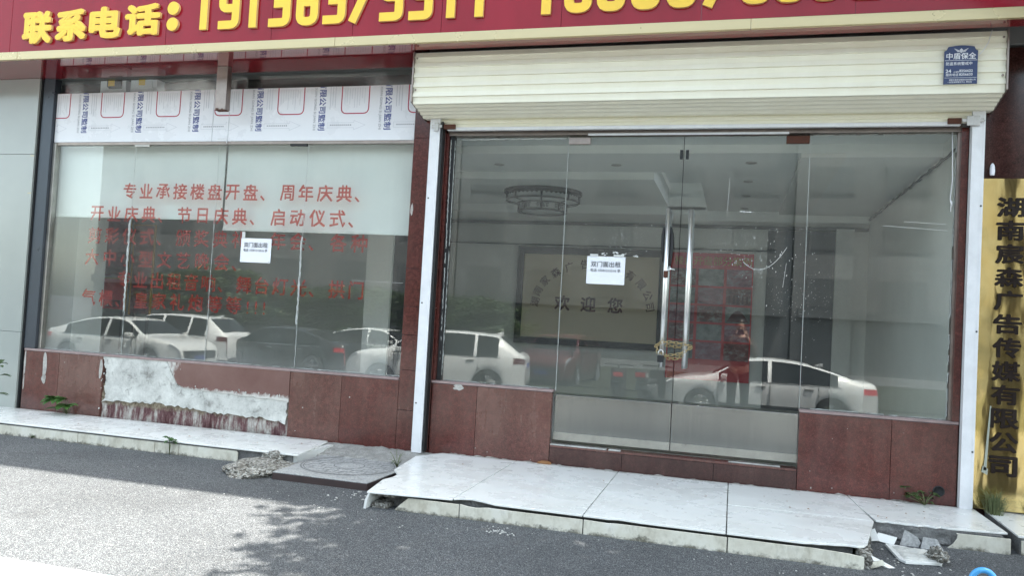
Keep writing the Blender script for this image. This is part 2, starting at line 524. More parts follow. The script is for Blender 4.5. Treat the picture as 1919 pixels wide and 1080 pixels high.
def rail_mat():
    t = NT('door_rail_steel')
    st = t.noise(40.0, 3, 0.6, vec=t.mapped((1.0, 1.0, 0.04)))
    c = t.ramp(st, [(0.3, (0.27, 0.272, 0.255)), (0.7, (0.32, 0.322, 0.30))])
    return t.done(t.bsdf(c, 0.15, 0.80, 0.5))
M['rail'] = rail_mat()
M['rust'] = simple('rust', (0.10, 0.035, 0.02), 0.75, 0.2, 0.4, 30, fine=0.3)
M['black_iron'] = simple('black_iron', (0.02, 0.021, 0.022), 0.45, 0.3, 0.2)
M['dark_frame'] = simple('dark_frame', (0.055, 0.065, 0.080), 0.30, 0.4, 0.15, 4)
def pilaster_mat():
    t = NT('pale_stone')
    n1 = t.noise(0.9, 4, 0.55)
    c = t.ramp(n1, [(0.3, (0.295, 0.32, 0.30)), (0.7, (0.365, 0.385, 0.36))])
    z = t.sep()[2]
    return t.done(t.bsdf(c, 0.16, 0.0, 0.6))
M['pale_stone'] = pilaster_mat()

def glass_mat(name, dust, tint=(0.925, 0.945, 0.935), low=0.0, streaks=1.0):
    """clear float glass (two faces, about 4 % mirror each) under a thin uneven coat of street dust"""
    t = NT(name)
    tr = t.n('ShaderNodeBsdfTransparent'); tr.inputs[0].default_value = (*tint, 1)
    gl = t.n('ShaderNodeBsdfGlossy'); gl.inputs['Color'].default_value = (1, 1, 1, 1); gl.inputs['Roughness'].default_value = 0.004
    wob = t.bump(t.noise(0.9, 1, 0.3), 0.012, 0.02)
    t.l(wob, gl.inputs['Normal'])
    ge = t.n('ShaderNodeNewGeometry')
    dt = t.n('ShaderNodeVectorMath'); dt.operation = 'DOT_PRODUCT'
    t.l(ge.outputs['Incoming'], dt.inputs[0]); t.l(ge.outputs['Normal'], dt.inputs[1])
    ct = t.math('SUBTRACT', 1.0, t.math('ABSOLUTE', dt.outputs['Value']), True)
    fz_ = t.math('ADD', 0.055, t.math('MULTIPLY', t.math('POWER', ct, 5.0), 0.945))
    m1 = t.n('ShaderNodeMixShader'); t.l(fz_, m1.inputs[0]); t.l(tr.outputs[0], m1.inputs[1]); t.l(gl.outputs[0], m1.inputs[2])
    di = t.n('ShaderNodeBsdfDiffuse'); di.inputs[0].default_value = (0.62, 0.62, 0.60, 1)
    st = t.noise(9.0, 5, 0.7, vec=t.mapped((1.0, 1.0, 0.07)))
    bl = t.noise(1.3, 4, 0.65)
    d = t.math('MULTIPLY', t.ramp(st, [(0.30, 1.0-0.6*streaks), (0.75, 1.0+0.7*streaks)]), t.ramp(bl, [(0.3, 0.6), (0.7, 1.3)]))
    d = t.math('MULTIPLY', d, dust)
    fine = t.noise(150.0, 2, 0.7)
    d = t.math('ADD', d, t.ramp(fine, [(0.66, 0.0), (0.74, 0.10)]))
    if low:
        z = t.sep()[2]
        cl = t.noise(1.6, 4, 0.6)
        hh = t.math('ADD', z, t.math('MULTIPLY', cl, -0.55))
        lo = t.ramp(t.math('ADD', hh, -0.25), [(0.0, low), (0.42, 0.0)])
        d = t.math('ADD', d, lo, True)
    m2 = t.n('ShaderNodeMixShader'); t.l(d, m2.inputs[0]); t.l(m1.outputs[0], m2.inputs[1]); t.l(di.outputs[0], m2.inputs[2])
    return t.done(m2.outputs[0])
M['glass'] = glass_mat('shop_glass', 0.012)
M['glass_left'] = glass_mat('shop_glass_misted', 0.014, low=0.15)
M['glass_edge'] = simple('glass_edge', (0.30, 0.40, 0.37), 0.3)
M['glass_clean'] = glass_mat('clear_glass', 0.012)
M['silicone'] = simple('silicone', (0.46, 0.48, 0.46), 0.5, 0.0, 0.25, 25, bump=0.5)
M['specks'] = simple('paint_specks', (0.82, 0.82, 0.80), 0.6)
M['vinyl_red'] = simple('vinyl_red', (0.48, 0.045, 0.035), 0.5, 0.0, 0.25, 5.0)
M['print_red'] = simple('print_red', (0.42, 0.03, 0.07), 0.5)
M['print_blue'] = simple('print_blue', (0.035, 0.055, 0.25), 0.5)
M['print_grey'] = simple('print_grey', (0.34, 0.35, 0.38), 0.6)
M['print_light'] = simple('print_light', (0.56, 0.58, 0.62), 0.6)
M['ink'] = simple('ink', (0.06, 0.06, 0.065), 0.6)
M['film_white'] = simple('film_white', (0.76, 0.775, 0.80), 0.28, 0.0, 0.05, 2.5)
M['paper'] = simple('paper', (0.80, 0.81, 0.86), 0.7, 0.0, 0.03)
M['tape'] = simple('tape', (0.60, 0.60, 0.58), 0.3)
M['tape_dull'] = simple('tape_dull', (0.34, 0.36, 0.30), 0.35)
M['blind'] = simple('blind', (0.82, 0.83, 0.80), 0.75, 0.0, 0.05, 1.5)
M['blind_bar'] = simple('blind_bar', (0.80, 0.82, 0.78), 0.4)
M['navy'] = simple('navy', (0.020, 0.040, 0.125), 0.35, 0.0, 0.15)
M['white_print'] = simple('white_print', (0.75, 0.77, 0.80), 0.5)
def gold_mat():
    t = NT('gold_sheet')
    n1 = t.noise(1.6, 3, 0.5, vec=t.mapped((2.6, 1.0, 0.9)))
    n2 = t.noise(9.0, 4, 0.6, vec=t.mapped((1.6, 1.0, 0.5)))
    b = t.bump(t.math('ADD', n1, t.math('MULTIPLY', n2, 0.05)), 0.075, 0.10)
    c = t.ramp(t.noise(5.0, 4, 0.6), [(0.3, (0.82, 0.61, 0.24)), (0.7, (0.92, 0.73, 0.34))])
    return t.done(t.bsdf(c, 0.11, 0.95, 0.5, 0.0, b))
M['gold'] = gold_mat()
M['plaque_black'] = simple('plaque_black', (0.022, 0.016, 0.014), 0.18, 0.0, 0.2)
# interior
M['wall_white'] = simple('wall_white', (0.82, 0.81, 0.77), 0.8, 0.0, 0.07, 1.2, fine=0.03)
M['ceil_white'] = simple('ceil_white', (0.82, 0.83, 0.81), 0.8, 0.0, 0.05, 1.0)
M['fascia_white'] = simple('fascia_white', (0.82, 0.83, 0.80), 0.7, 0.0, 0.04)
M['wall_grey'] = simple('wall_grey', (0.60, 0.61, 0.58), 0.8, 0.0, 0.1, 1.2)
M['cornice'] = simple('cornice', (0.12, 0.12, 0.115), 0.6)
M['floor_in'] = simple('floor_in', (0.55, 0.54, 0.50), 0.35, 0.0, 0.1)
M['dark_door'] = simple('dark_door', (0.045, 0.05, 0.055), 0.4, 0.0, 0.2)
M['tan'] = simple('tan_board', (0.68, 0.57, 0.40), 0.6, 0.0, 0.06, 2)
M['frame_dark'] = simple('frame_dark', (0.020, 0.018, 0.019), 0.6)
M['maroon_ink'] = simple('maroon_ink', (0.10, 0.02, 0.02), 0.6)
M['poster_red'] = simple('poster_red', (0.68, 0.05, 0.06), 0.5, 0.0, 0.12)
M['poster_gold'] = simple('poster_gold', (0.50, 0.28, 0.06), 0.5)
def photo_mat(name, a, b, c3, sc):
    t = NT(name)
    n = t.noise(sc, 5, 0.7, vec=t.mapped((1.0, 1.0, 1.7)))
    return t.done(t.bsdf(t.ramp(n, [(0.3, a), (0.5, b), (0.68, c3)]), 0.4))
M['photo1'] = photo_mat('photo_crowd', (0.04, 0.05, 0.05), (0.22, 0.06, 0.06), (0.42, 0.42, 0.40), 9)
M['photo2'] = photo_mat('photo_street', (0.07, 0.10, 0.09), (0.25, 0.26, 0.25), (0.45, 0.46, 0.46), 6)
M['photo3'] = photo_mat('photo_stage', (0.10, 0.03, 0.06), (0.33, 0.12, 0.17), (0.40, 0.34, 0.38), 8)
M['lamp_shade'] = simple('lamp_shade', (0.60, 0.61, 0.60), 0.6)
M['lamp_frame'] = simple('lamp_frame', (0.014, 0.012, 0.012), 0.7)
M['chrome'] = simple('chrome', (0.75, 0.75, 0.74), 0.12, 1.0, 0.05)
M['brass'] = simple('brass', (0.50, 0.38, 0.20), 0.32, 1.0, 0.1)
M['black_rubber'] = simple('black_rubber', (0.016, 0.016, 0.017), 0.6, 0.0, 0.3, 40, bump=0.4)
M['void'] = simple('void_dark', (0.012, 0.013, 0.014), 0.9)
# vegetation
def leaf_mat(name, a, b):
    t = NT(name)
    v = t.noise(2.3, 4, 0.7)
    c = t.ramp(v, [(0.3, a), (0.7, b)])
    d = t.n('ShaderNodeBsdfPrincipled'); t.l(c, d.inputs['Base Color']); d.inputs['Roughness'].default_value = 0.5
    tl = t.n('ShaderNodeBsdfTranslucent'); t.l(c, tl.inputs[0])
    m = t.n('ShaderNodeMixShader'); m.inputs[0].default_value = 0.25
    t.l(d.outputs[0], m.inputs[1]); t.l(tl.outputs[0], m.inputs[2])
    return t.done(m.outputs[0])
M['leaf'] = leaf_mat('leaf', (0.030, 0.062, 0.020), (0.085, 0.13, 0.045))
M['leaf_bright'] = leaf_mat('leaf_bright', (0.045, 0.12, 0.030), (0.11, 0.22, 0.055))
M['grass'] = leaf_mat('grass_leaf', (0.09, 0.12, 0.05), (0.20, 0.22, 0.10))
M['bark'] = concrete('bark', (0.06, 0.048, 0.036), (0.16, 0.13, 0.10), 14, 1.0)
# street
def car_paint(name, c, coat=0.8, rough=0.35):
    t = NT(name)
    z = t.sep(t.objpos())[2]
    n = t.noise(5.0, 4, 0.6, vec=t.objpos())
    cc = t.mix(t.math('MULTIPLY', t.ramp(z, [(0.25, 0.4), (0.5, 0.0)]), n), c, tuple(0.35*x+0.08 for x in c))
    return t.done(t.bsdf(cc, rough, 0.0, 0.5, coat))
M['car_white'] = car_paint('car_white', (0.80, 0.81, 0.80))
M['car_pearl'] = car_paint('car_pearl', (0.74, 0.75, 0.73))
M['car_black'] = car_paint('car_black', (0.016, 0.018, 0.02))
M['car_red'] = car_paint('car_red', (0.075, 0.008, 0.009))
M['car_blue'] = car_paint('car_blue', (0.10, 0.16, 0.27))
M['car_glass'] = simple('car_glass', (0.012, 0.015, 0.016), 0.05, 0.0, 0.1, 2, spec=0.35)
M['tyre'] = simple('tyre', (0.020, 0.020, 0.021), 0.8)
M['rim'] = simple('rim', (0.55, 0.56, 0.57), 0.25, 1.0)
M['tail_dark'] = simple('tail_dark', (0.10, 0.008, 0.012), 0.12, 0.0, 0.1, coat=1.0)
M['tail_red'] = simple('tail_red', (0.55, 0.02, 0.03), 0.15, 0.0, 0.1, coat=1.0)
M['lamp_clear'] = simple('lamp_clear', (0.20, 0.21, 0.22), 0.08, 0.3, coat=1.0)
M['car_trim'] = simple('car_trim', (0.03, 0.03, 0.032), 0.5)
M['plate'] = simple('plate', (0.06, 0.09, 0.30), 0.4)
M['fence_dark'] = simple('fence_dark', (0.03, 0.034, 0.038), 0.5)
def far_wall(name, a, b):
    t = NT(name)
    n = t.noise(0.5, 5, 0.6)
    return t.done(t.bsdf(t.ramp(n, [(0.3, a), (0.7, b)]), 0.8))
M['far_wall'] = far_wall('far_wall', (0.17, 0.17, 0.165), (0.23, 0.23, 0.225))
M['far_wall_grey'] = far_wall('far_wall_grey', (0.15, 0.155, 0.155), (0.21, 0.215, 0.215))
M['far_glass'] = simple('far_glass', (0.13, 0.135, 0.135), 0.4)
M['skin'] = simple('skin', (0.46, 0.27, 0.19), 0.5, 0.0, 0.08, 20, obj=True)
M['hair'] = simple('hair', (0.012, 0.011, 0.010), 0.45)
M['jacket'] = simple('jacket', (0.026, 0.011, 0.012), 0.8, 0.0, 0.2, 20, bump=0.3)
M['trousers'] = simple('trousers', (0.016, 0.017, 0.020), 0.85, 0.0, 0.2, 20, bump=0.3)
M['shoe'] = simple('shoe', (0.55, 0.54, 0.52), 0.6)
M['phone_black'] = simple('phone_black', (0.015, 0.015, 0.018), 0.12)
def blue_plastic():
    return simple('blue_plastic', (0.05, 0.30, 0.62), 0.28, 0.0, 0.12, 12, spec=0.6, fine=0.04)
M['blue_plastic'] = blue_plastic()
M['terracotta'] = simple('terracotta', (0.28, 0.13, 0.05), 0.8, 0.0, 0.3, 20)
M['scooter_black'] = simple('scooter_black', (0.02, 0.02, 0.022), 0.2, coat=0.5)
M['scooter_red'] = simple('scooter_red', (0.45, 0.03, 0.04), 0.2, coat=0.6)
# ================================================================ SETTING: ground, road line, pavements
GP = [(60, 0), (-1.7, 0), (-7, -0.19), (-9, -0.35), (-12, -0.68), (-14, -0.75), (-400, -0.75)]
def gz(y):
    for (ya, za), (yb, zb) in zip(GP, GP[1:]):
        if yb <= y <= ya: return za + (zb-za)*(ya-y)/(ya-yb)
    return -0.75
g = MB()
xs = [-400, -60, -20, -10, -8, -6, -4, -2, 0, 2, 4, 8, 20, 60, 400]
ys = [60, 0.3, -1.7, -3, -5, -7, -8, -9, -10.5, -12, -14, -30, -100, -400]
V = [(x, y, gz(y)) for y in ys for x in xs]
nx = len(xs)
g.add(V, [(j*nx+i, (j+1)*nx+i, (j+1)*nx+i+1, j*nx+i+1) for j in range(len(ys)-1) for i in range(nx-1)])
tag(g.build('road', M['asphalt']), kind='structure')
def road_strip(x0, x1, y0, y1, dz=0.004):
    m = MB()
    n = 6
    V = []
    for k in range(n+1):
        y = y0 + (y1-y0)*k/n
        V += [(x0, y, gz(y)+dz), (x1, y, gz(y)+dz)]
    m.add(V, [(2*k, 2*k+2, 2*k+3, 2*k+1) for k in range(n)])
    return m
tag(road_strip(-14, -2.4, -3.37, -3.57).build('road_marking', M['road_paint']), kind='structure')
for y0 in (-8.4, -13.4):
    tag(road_strip(-26, 12, y0, y0-0.14).build('road_marking', M['road_paint']), kind='structure')

def rag(p, q, n, amp, rng):
    """ragged line from p to q (2-D)"""
    out = []
    for k in range(n+1):
        t = k/n
        d = rng.uniform(-amp, amp) if 0 < k < n else 0
        dx, dy = q[0]-p[0], q[1]-p[1]
        L = math.hypot(dx, dy) or 1
        out.append((p[0]+dx*t - dy/L*d, p[1]+dy*t + dx/L*d))
    return out
rng = random.Random(3)
TT, TB = 0.12, 0.106
# --- pavement in front of the doors
pv = MB()
pv.prism([(-2.30, -1.55), (0.74, -1.55), (0.78, -1.2), (0.86, -0.80), (1.76, -0.80), (1.76, -0.03), (-2.50, -0.03), (-2.55, -0.3)], 'z', -0.05, TB-0.003)
pvo = tag(pv.build('pavement', M['mortar']), kind='structure')
def tile_poly(pts, parent, z0=TB, z1=TT, m='tile', name='tile'):
    return MB().prism(pts, 'z', z0, z1).build(name, M[m], parent, bevel=0.003)
tile_poly([(-2.60, -0.30), (-2.46, -0.015), (-1.779, -0.012), (-1.779, -1.645), (-2.37, -1.725), (-2.44, -1.32), (-2.415, -1.20), (-2.42, -1.10), (-2.47, -1.01), (-2.52, -0.93)], pvo)
tile_poly([(-1.772, -0.012), (-0.889, -0.012), (-0.889, -1.655), (-1.35, -1.65), (-1.48, -1.645), (-1.56, -1.61), (-1.66, -1.575), (-1.74, -1.60), (-1.772, -1.63)], pvo)
tile_poly([(-0.882, -0.012), (0.003, -0.012), (0.003, -1.66), (-0.50, -1.655), (-0.66, -1.635), (-0.72, -1.655), (-0.882, -1.655)], pvo)
tile_poly([(0.010, -0.849)] + [(0.010, -1.66), (0.45, -1.66)] + rag((0.50, -1.64), (0.80, -1.575), 7, 0.015, rng) + [(0.83, -1.50), (0.965, -0.849)], pvo)
tile_poly([(0.010, -0.012), (0.900, -0.012), (0.93, -0.40), (0.965, -0.842), (0.010, -0.842)], pvo)
tile_poly([(0.907, -0.012), (1.785, -0.012), (1.80, -0.745), (1.46, -0.80)] + rag((1.43, -0.80), (0.985, -0.81), 12, 0.018, rng) + [(0.937, -0.40)], pvo)
def riser(x0, x1, y, parent, zt=0.092, zb=-0.03, poly=None):
    m = MB()
    m.prism(poly or [(x0, zb), (x1, zb), (x1, zt), (x0, zt)], 'y', y-0.012, y)
    return m.build('riser_tile', M['riser'], parent, bevel=0.002)
YR = -1.655
riser(0, 0, YR, pvo, poly=[(-2.21, -0.03), (-1.722, -0.03), (-1.722, 0.091), (-2.06, 0.092), (-2.09, 0.090), (-2.17, 0.02)])
riser(0, 0, YR, pvo, poly=[(-1.715, -0.03), (-0.882, -0.03), (-0.882, 0.091), (-1.36, 0.090), (-1.52, 0.092), (-1.60, 0.082), (-1.66, 0.085), (-1.715, 0.094)])
riser(0, 0, YR, pvo, poly=[(-0.875, -0.03), (0.012, -0.03), (0.012, 0.092), (-0.66, 0.092), (-0.72, 0.088), (-0.80, 0.090), (-0.875, 0.092)])
riser(0, 0, YR, pvo, poly=[(0.019, -0.03), (0.79, -0.03), (0.79, 0.075), (0.70, 0.085), (0.50, 0.092), (0.30, 0.090), (0.019, 0.092)])
# riser tile of the narrower end, with a curved broken edge
cur = [(1.375+0.115*math.sin(a)*1.0, -0.02+0.118*(1-math.cos(a))) for a in [k*math.pi/2/8 for k in range(9)]]
riser(0, 0, -0.835, pvo, poly=[(1.30, -0.03)] + [(1.36, -0.02), (1.42, 0.0), (1.455, 0.03), (1.475, 0.065), (1.48, 0.088), (1.47, 0.100)] + [(1.79, 0.102), (1.79, -0.03)])
# broken mortar face under the tile that lost its riser
m = MB()
bm = bmesh.new()
bmesh.ops.create_grid(bm, x_segments=26, y_segments=8, size=0.5)
V = []
for v in bm.verts:
    u, q = v.co.x+0.5, v.co.y+0.5
    x = 0.93+0.52*u; z = 0.012+0.094*q
    y = -0.805 + 0.018*mnoise.noise(Vector((x*9, z*22, 1.3))) - 0.012*(1-q)
    v.co = Vector((x, y, z))
m.bm(bm)
m.build('broken_mortar', M['mortar'], pvo)
# rough broken end of the step
m = MB()
for (a, b, c, d, e, f) in [(0.77,0.835,-1.645,-1.50,-0.03,0.095),(0.775,0.86,-1.50,-1.22,-0.03,0.080),(0.80,0.90,-1.22,-0.98,-0.03,0.092),(0.83,0.92,-0.98,-0.82,-0.03,0.085)]:
    bm = bmesh.new(); bmesh.ops.create_cube(bm, size=1.0)
    bmesh.ops.subdivide_edges(bm, edges=list(bm.edges), cuts=4, use_grid_fill=True)
    for v in bm.verts:
        p = Vector(((a+b)/2+v.co.x*(b-a), (c+d)/2+v.co.y*(d-c), (e+f)/2+v.co.z*(f-e)))
        v.co = p + mnoise.noise_vector(p*14.0)*0.022
    m.bm(bm)
m.build('broken_end', M['rubble'], pvo)
# hollow brick showing at the broken left corner
m = MB()
m.box(-2.36, -2.24, -1.66, -1.50, -0.03, 0.035); m.box(-2.345, -2.20, -1.64, -1.50, 0.074, 0.104)
m.build('broken_brick', M['rubble'], pvo, bevel=0.006)
MB().prism([(-2.395, -0.03), (-2.38, -0.03), (-2.365, 0.06), (-2.35, 0.108), (-2.36, 0.108), (-2.385, 0.06)], 'y', -1.72, -1.30).build('side_tile', M['tile'], pvo)

# --- pavement under the left window
pl_ = MB()
pl_.prism([(-16, -0.765), (-3.52, -0.765), (-3.62, -0.03), (-16, -0.03)], 'z', -0.05, TB-0.003)
plo = tag(pl_.build('pavement', M['mortar']), kind='structure')
xsL = [-16, -12, -9.5, -7.55, -6.06, -4.60]
for a, b in zip(xsL, xsL[1:]):
    tile_poly([(a+0.003, -0.012), (b-0.003-0.2*0, -0.012), (b-0.003+0.0, -0.792), (a+0.003, -0.792)], plo)
tile_poly([(-4.597, -0.012), (-3.60, -0.012), (-3.575, -0.06), (-3.45, -0.792), (-4.597, -0.792)], plo)
xr = [-16, -12, -9, -7.2, -5.70, -4.87, -4.62]
for a, b in zip(xr, xr[1:]):
    riser(a+0.003, b-0.003, -0.772, plo)
riser(0, 0, -0.772, plo, poly=[(-4.617, -0.03), (-4.03, -0.03), (-4.03, 0.080), (-4.05, 0.092), (-4.617, 0.092)])
MB().prism([(-3.56, -0.03), (-3.50, -0.03), (-3.49, 0.104), (-3.55, 0.104)], 'y', -0.74, -0.10).build('side_tile', M['tile'], plo)

# --- the neighbour's pavement on the right
pn = MB()
pn.prism([(1.855, -0.80), (7, -0.80), (7, 0.1), (1.87, 0.1)], 'z', -0.05, TB-0.003)
pno = tag(pn.build('pavement', M['mortar']), kind='structure')
tile_poly([(1.845, -0.80), (3.0, -0.80), (3.0, 0.09), (1.865, 0.09)], pno)
tile_poly([(3.006, -0.80), (7.0, -0.80), (7.0, 0.09), (3.006, 0.09)], pno)
riser(1.86, 2.7, -0.805, pno)
riser(2.71, 7, -0.805, pno)

# --- manhole slab between the two pavements
mh = thing('manhole_cover', (-3.0, -0.7, 0.0), 'grey concrete manhole slab with a dark front edge between the two white tile steps', 'manhole cover')
b_ = MB()
P4 = [(-3.415, -1.225), (-2.60, -1.235), (-2.56, -0.22), (-3.46, -0.14)]
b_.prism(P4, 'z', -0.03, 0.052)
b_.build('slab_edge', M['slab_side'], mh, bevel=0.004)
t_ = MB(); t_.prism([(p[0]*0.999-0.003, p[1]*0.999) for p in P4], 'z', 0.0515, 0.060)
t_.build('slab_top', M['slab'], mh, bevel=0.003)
gr = MB()
def ring(cx, cy, r, wd, z, n=40, a0=0, a1=2*math.pi):
    pts = [(cx+r*math.cos(a0+(a1-a0)*k/n), cy+r*math.sin(a0+(a1-a0)*k/n)) for k in range(n+1)]
    pin = [(cx+(r-wd)*math.cos(a0+(a1-a0)*k/n), cy+(r-wd)*math.sin(a0+(a1-a0)*k/n)) for k in range(n+1)]
    V = [(x, y, z) for x, y in pts] + [(x, y, z) for x, y in pin]
    return V, [(k, k+1, n+1+k+1, n+1+k) for k in range(n)]
cx, cy = -3.02, -0.70
gr.add(*ring(cx, cy, 0.40, 0.013, 0.0612)); gr.add(*ring(cx, cy, 0.375, 0.008, 0.0612)); gr.add(*ring(cx, cy, 0.13, 0.010, 0.0612))
for k in range(-4, 5):
    y = cy + k*0.08
    h = math.sqrt(max(0, 0.36**2-(k*0.08)**2))
    segs = [(-h, h)]
    if abs(k*0.08) < 0.14:
        q = math.sqrt(max(0, 0.14**2-(k*0.08)**2)); segs = [(-h, -q), (q, h)]
    for (a, b) in segs:
        gr.box(cx+a, cx+b, y-0.004, y+0.004, 0.0605, 0.0612)
    off = 0.0 if k % 2 else 0.06
    for j in range(-4, 5):
        x = j*0.12+off
        if abs(x) < h-0.01 and (x*x+(k*0.08+0.04)**2) > 0.15**2 and k < 4 and (x*x+(k*0.08+0.08)**2) < 0.35**2:
            gr.box(cx+x-0.004, cx+x+0.004, y+0.005, y+0.075, 0.0605, 0.0612)
gr.build('cast_pattern', M['groove'], mh, fix=False)
# rough mortar bed behind the slab, against the wall
m = MB()
bm = bmesh.new(); bmesh.ops.create_grid(bm, x_segments=44, y_segments=12, size=0.5)
for v in bm.verts:
    x = -3.62 + 1.18*(v.co.x+0.5); y = -0.42 + 0.42*(v.co.y+0.5)
    z = 0.058 + 0.05*(v.co.y+0.5) + 0.018*mnoise.noise(Vector((x*8, y*8, 0))) + 0.008*mnoise.noise(Vector((x*30, y*30, 2)))
    v.co = Vector((x, y, z if v.co.y > -0.49 else 0.0))
m.bm(bm)
tag(m.build('mortar_bed', M['mortar_pale'], fix=False), kind='structure')

def rock(name, c, s, seed, mat, amp=0.35, f=2.0, sub=4, flat=None):
    bm = bmesh.new(); bmesh.ops.create_icosphere(bm, subdivisions=sub, radius=1.0)
    for v in bm.verts:
        d = 1 + amp*mnoise.fractal(v.co*f+Vector((seed, seed*2.1, 0)), 0.8, 2.2, 5)
        p = v.co*d
        v.co = Vector((c[0]+p.x*s[0], c[1]+p.y*s[1], max(c[2]+p.z*s[2], c[2]-0.6*s[2])))
    return MB().bm(bm).build(name, M[mat], None, loc=(c[0], c[1], c[2]-0.5*s[2]), fix=False)
tag(rock('concrete_lump', (-3.66, -1.02, 0.015), (0.27, 0.28, 0.075), 4.2, 'rubble', 0.22, 1.5, 5), 'rough lump of broken concrete left of the grey manhole slab', 'concrete')
tag(rock('stone', (-3.68, -0.80, 0.085), (0.10, 0.05, 0.045), 9.1, 'rubble', 0.4, 2.0, 4), 'loose stone wedged under the end of the left tile step', 'stone')

# --- broken tile pieces lying by the damaged step
def shard(name, pts, z, th, rx, ry, c, label, mat='tile', grp=None):
    m = MB(); m.prism(pts, 'z', 0, th)
    E = Euler((rx, ry, 0)).to_matrix()
    m.v = [tuple(E @ Vector(p) + Vector((c[0], c[1], z))) for p in m.v]
    return tag(m.build(name, M[mat], None, loc=(c[0], c[1], z), bevel=0.002), label, 'tile shard', grp)
sh = thing('tile_shard', (1.12, -1.12, 0.0), 'largest broken tile piece lying flat on the asphalt with mortar on its back', 'tile shard', 'broken tile pieces')
m = MB(); m.prism([(1.01, -1.02), (1.03, -1.36), (1.06, -1.42), (1.27, -1.36), (1.29, -1.30), (1.22, -1.12), (1.12, -1.03)], 'z', 0.004, 0.020)
m.build('tile_plate', M['tile'], sh, bevel=0.002)
bm = bmesh.new(); bmesh.ops.create_grid(bm, x_segments=30, y_segments=30, size=0.5)
for v in bm.verts:
    x, y = v.co.x, v.co.y
    e = max(0, 1-(2.1*max(abs(x), abs(y)))**4)
    px_ = 1.03 + 0.22*(x+0.5) + 0.02*(0.5-y); py_ = -1.38+0.33*(y+0.5)
    v.co = Vector((px_, py_, 0.018 + e*(0.014+0.016*mnoise.noise(Vector((px_*22, py_*22, 0))) + 0.05*max(0, px_-1.15))))
MB().bm(bm).build('mortar_backing', M['plaster'], sh, fix=False)
tag(rock('mortar_lump', (1.26, -1.30, 0.05), (0.055, 0.075, 0.045), 2.2, 'rubble', 0.4, 2.0, 4), 'brownish mortar lump on the right end of the largest broken tile piece', 'mortar lump')
shard('tile_shard', [(-0.05, -0.045), (0.06, -0.05), (0.075, 0.0), (0.05, 0.03), (-0.03, 0.06)], 0.035, 0.011, R(72), R(8), (1.17, -0.91, 0), 'pointed grey tile shard leaning on the broken step behind the flat piece', 'slab', 'broken tile pieces')
shard('tile_shard', [(-0.07, -0.04), (0.07, -0.045), (0.04, 0.03), (-0.04, 0.042)], 0.030, 0.011, R(65), R(-6), (1.30, -0.93, 0), 'grey shard leaning under the curved broken riser', 'slab', 'broken tile pieces')
shard('tile_shard', [(-0.06, -0.03), (0.05, -0.035), (0.07, 0.02), (-0.05, 0.03)], 0.028, 0.011, R(60), R(5), (1.03, -0.92, 0), 'low pale shard leaning left of the pointed shard', 'tile', 'broken tile pieces')
shard('tile_shard', [(-0.035, -0.03), (0.03, -0.035), (0.02, 0.05), (-0.02, 0.04)], 0.035, 0.011, R(60), R(-14), (0.955, -0.93, 0), 'small white shard in the inner corner of the step', 'tile', 'broken tile pieces')
shard('tile_shard', [(-0.10, -0.02), (0.09, -0.03), (0.10, 0.0), (-0.09, 0.015)], 0.02, 0.012, R(30), R(20), (0.90, -1.52, 0), 'long thin tile sliver beside the broken corner of the step', 'tile', 'broken tile pieces')
shard('tile_shard', [(-0.02, -0.05), (0.015, -0.05), (0.02, 0.05), (-0.012, 0.04)], 0.03, 0.012, R(70), R(70), (0.865, -1.60, 0), 'upright cream splinter at the broken corner of the step', 'riser', 'broken tile pieces')
# crumbs of white mortar and gravel
m = MB()
rg = random.Random(11)
def crumb(x, y, z, s):
    bm = bmesh.new(); bmesh.ops.create_icosphere(bm, subdivisions=1, radius=s)
    for v in bm.verts: v.co = Vector((x+v.co.x*rg.uniform(.7, 1.3), y+v.co.y*rg.uniform(.7, 1.3), max(z, z+v.co.z*0.7)))
    m.bm(bm)
for k in range(60): crumb(rg.gauss(1.15, 0.25), rg.gauss(-1.35, 0.22), 0.002, rg.uniform(0.003, 0.010))
for k in range(80): crumb(rg.uniform(-4.2, 0.9), rg.gauss(-1.85, 0.10), gz(-1.85)+0.002, rg.uniform(0.002, 0.007))
for k in range(60):
    y = rg.uniform(-2.9, -1.3); crumb(rg.uniform(-6.5, -1.0), y, gz(y)+0.002, rg.uniform(0.002, 0.006))
for k in range(40): crumb(rg.gauss(-1.40, 0.06), rg.gauss(-1.84, 0.035), gz(-1.84)+0.002, rg.uniform(0.003, 0.009))
for k in range(30): crumb(rg.gauss(-2.62, 0.1), rg.gauss(-1.42, 0.1), 0.002, rg.uniform(0.003, 0.010))
for k in range(26): crumb(rg.uniform(-1.7, 0.9), rg.uniform(-1.5, -0.1), TT, rg.uniform(0.002, 0.0045))
tag(m.build('mortar_crumbs', M['plaster'], fix=False), kind='stuff')
m = MB()
rg = random.Random(5)
for k in range(34):
    a = rg.uniform(0, 6.28); x, y = rg.uniform(-6.5, 1.7), rg.uniform(-0.72, -0.05)
    s = rg.uniform(0.008, 0.02)
    if -3.5 < x < -2.5: continue
    m.add([(x, y, TT+0.003), (x+s*math.cos(a), y+s*math.sin(a), TT+0.006), (x+s*1.4*math.cos(a+.5), y+s*1.4*math.sin(a+.5), TT+0.004), (x+s*.6*math.cos(a+1.2), y+s*.6*math.sin(a+1.2), TT+0.008)], [(0, 1, 2, 3)])
tag(m.build('dry_leaf_litter', M['terracotta'], fix=False), kind='stuff')
tag(rock('clay_fragment', (-1.52, -0.03, 0.13), (0.06, 0.02, 0.018), 3.3, 'terracotta', 0.3, 2, 3), 'small orange brown clay fragment at the left foot of the door step', 'fragment')

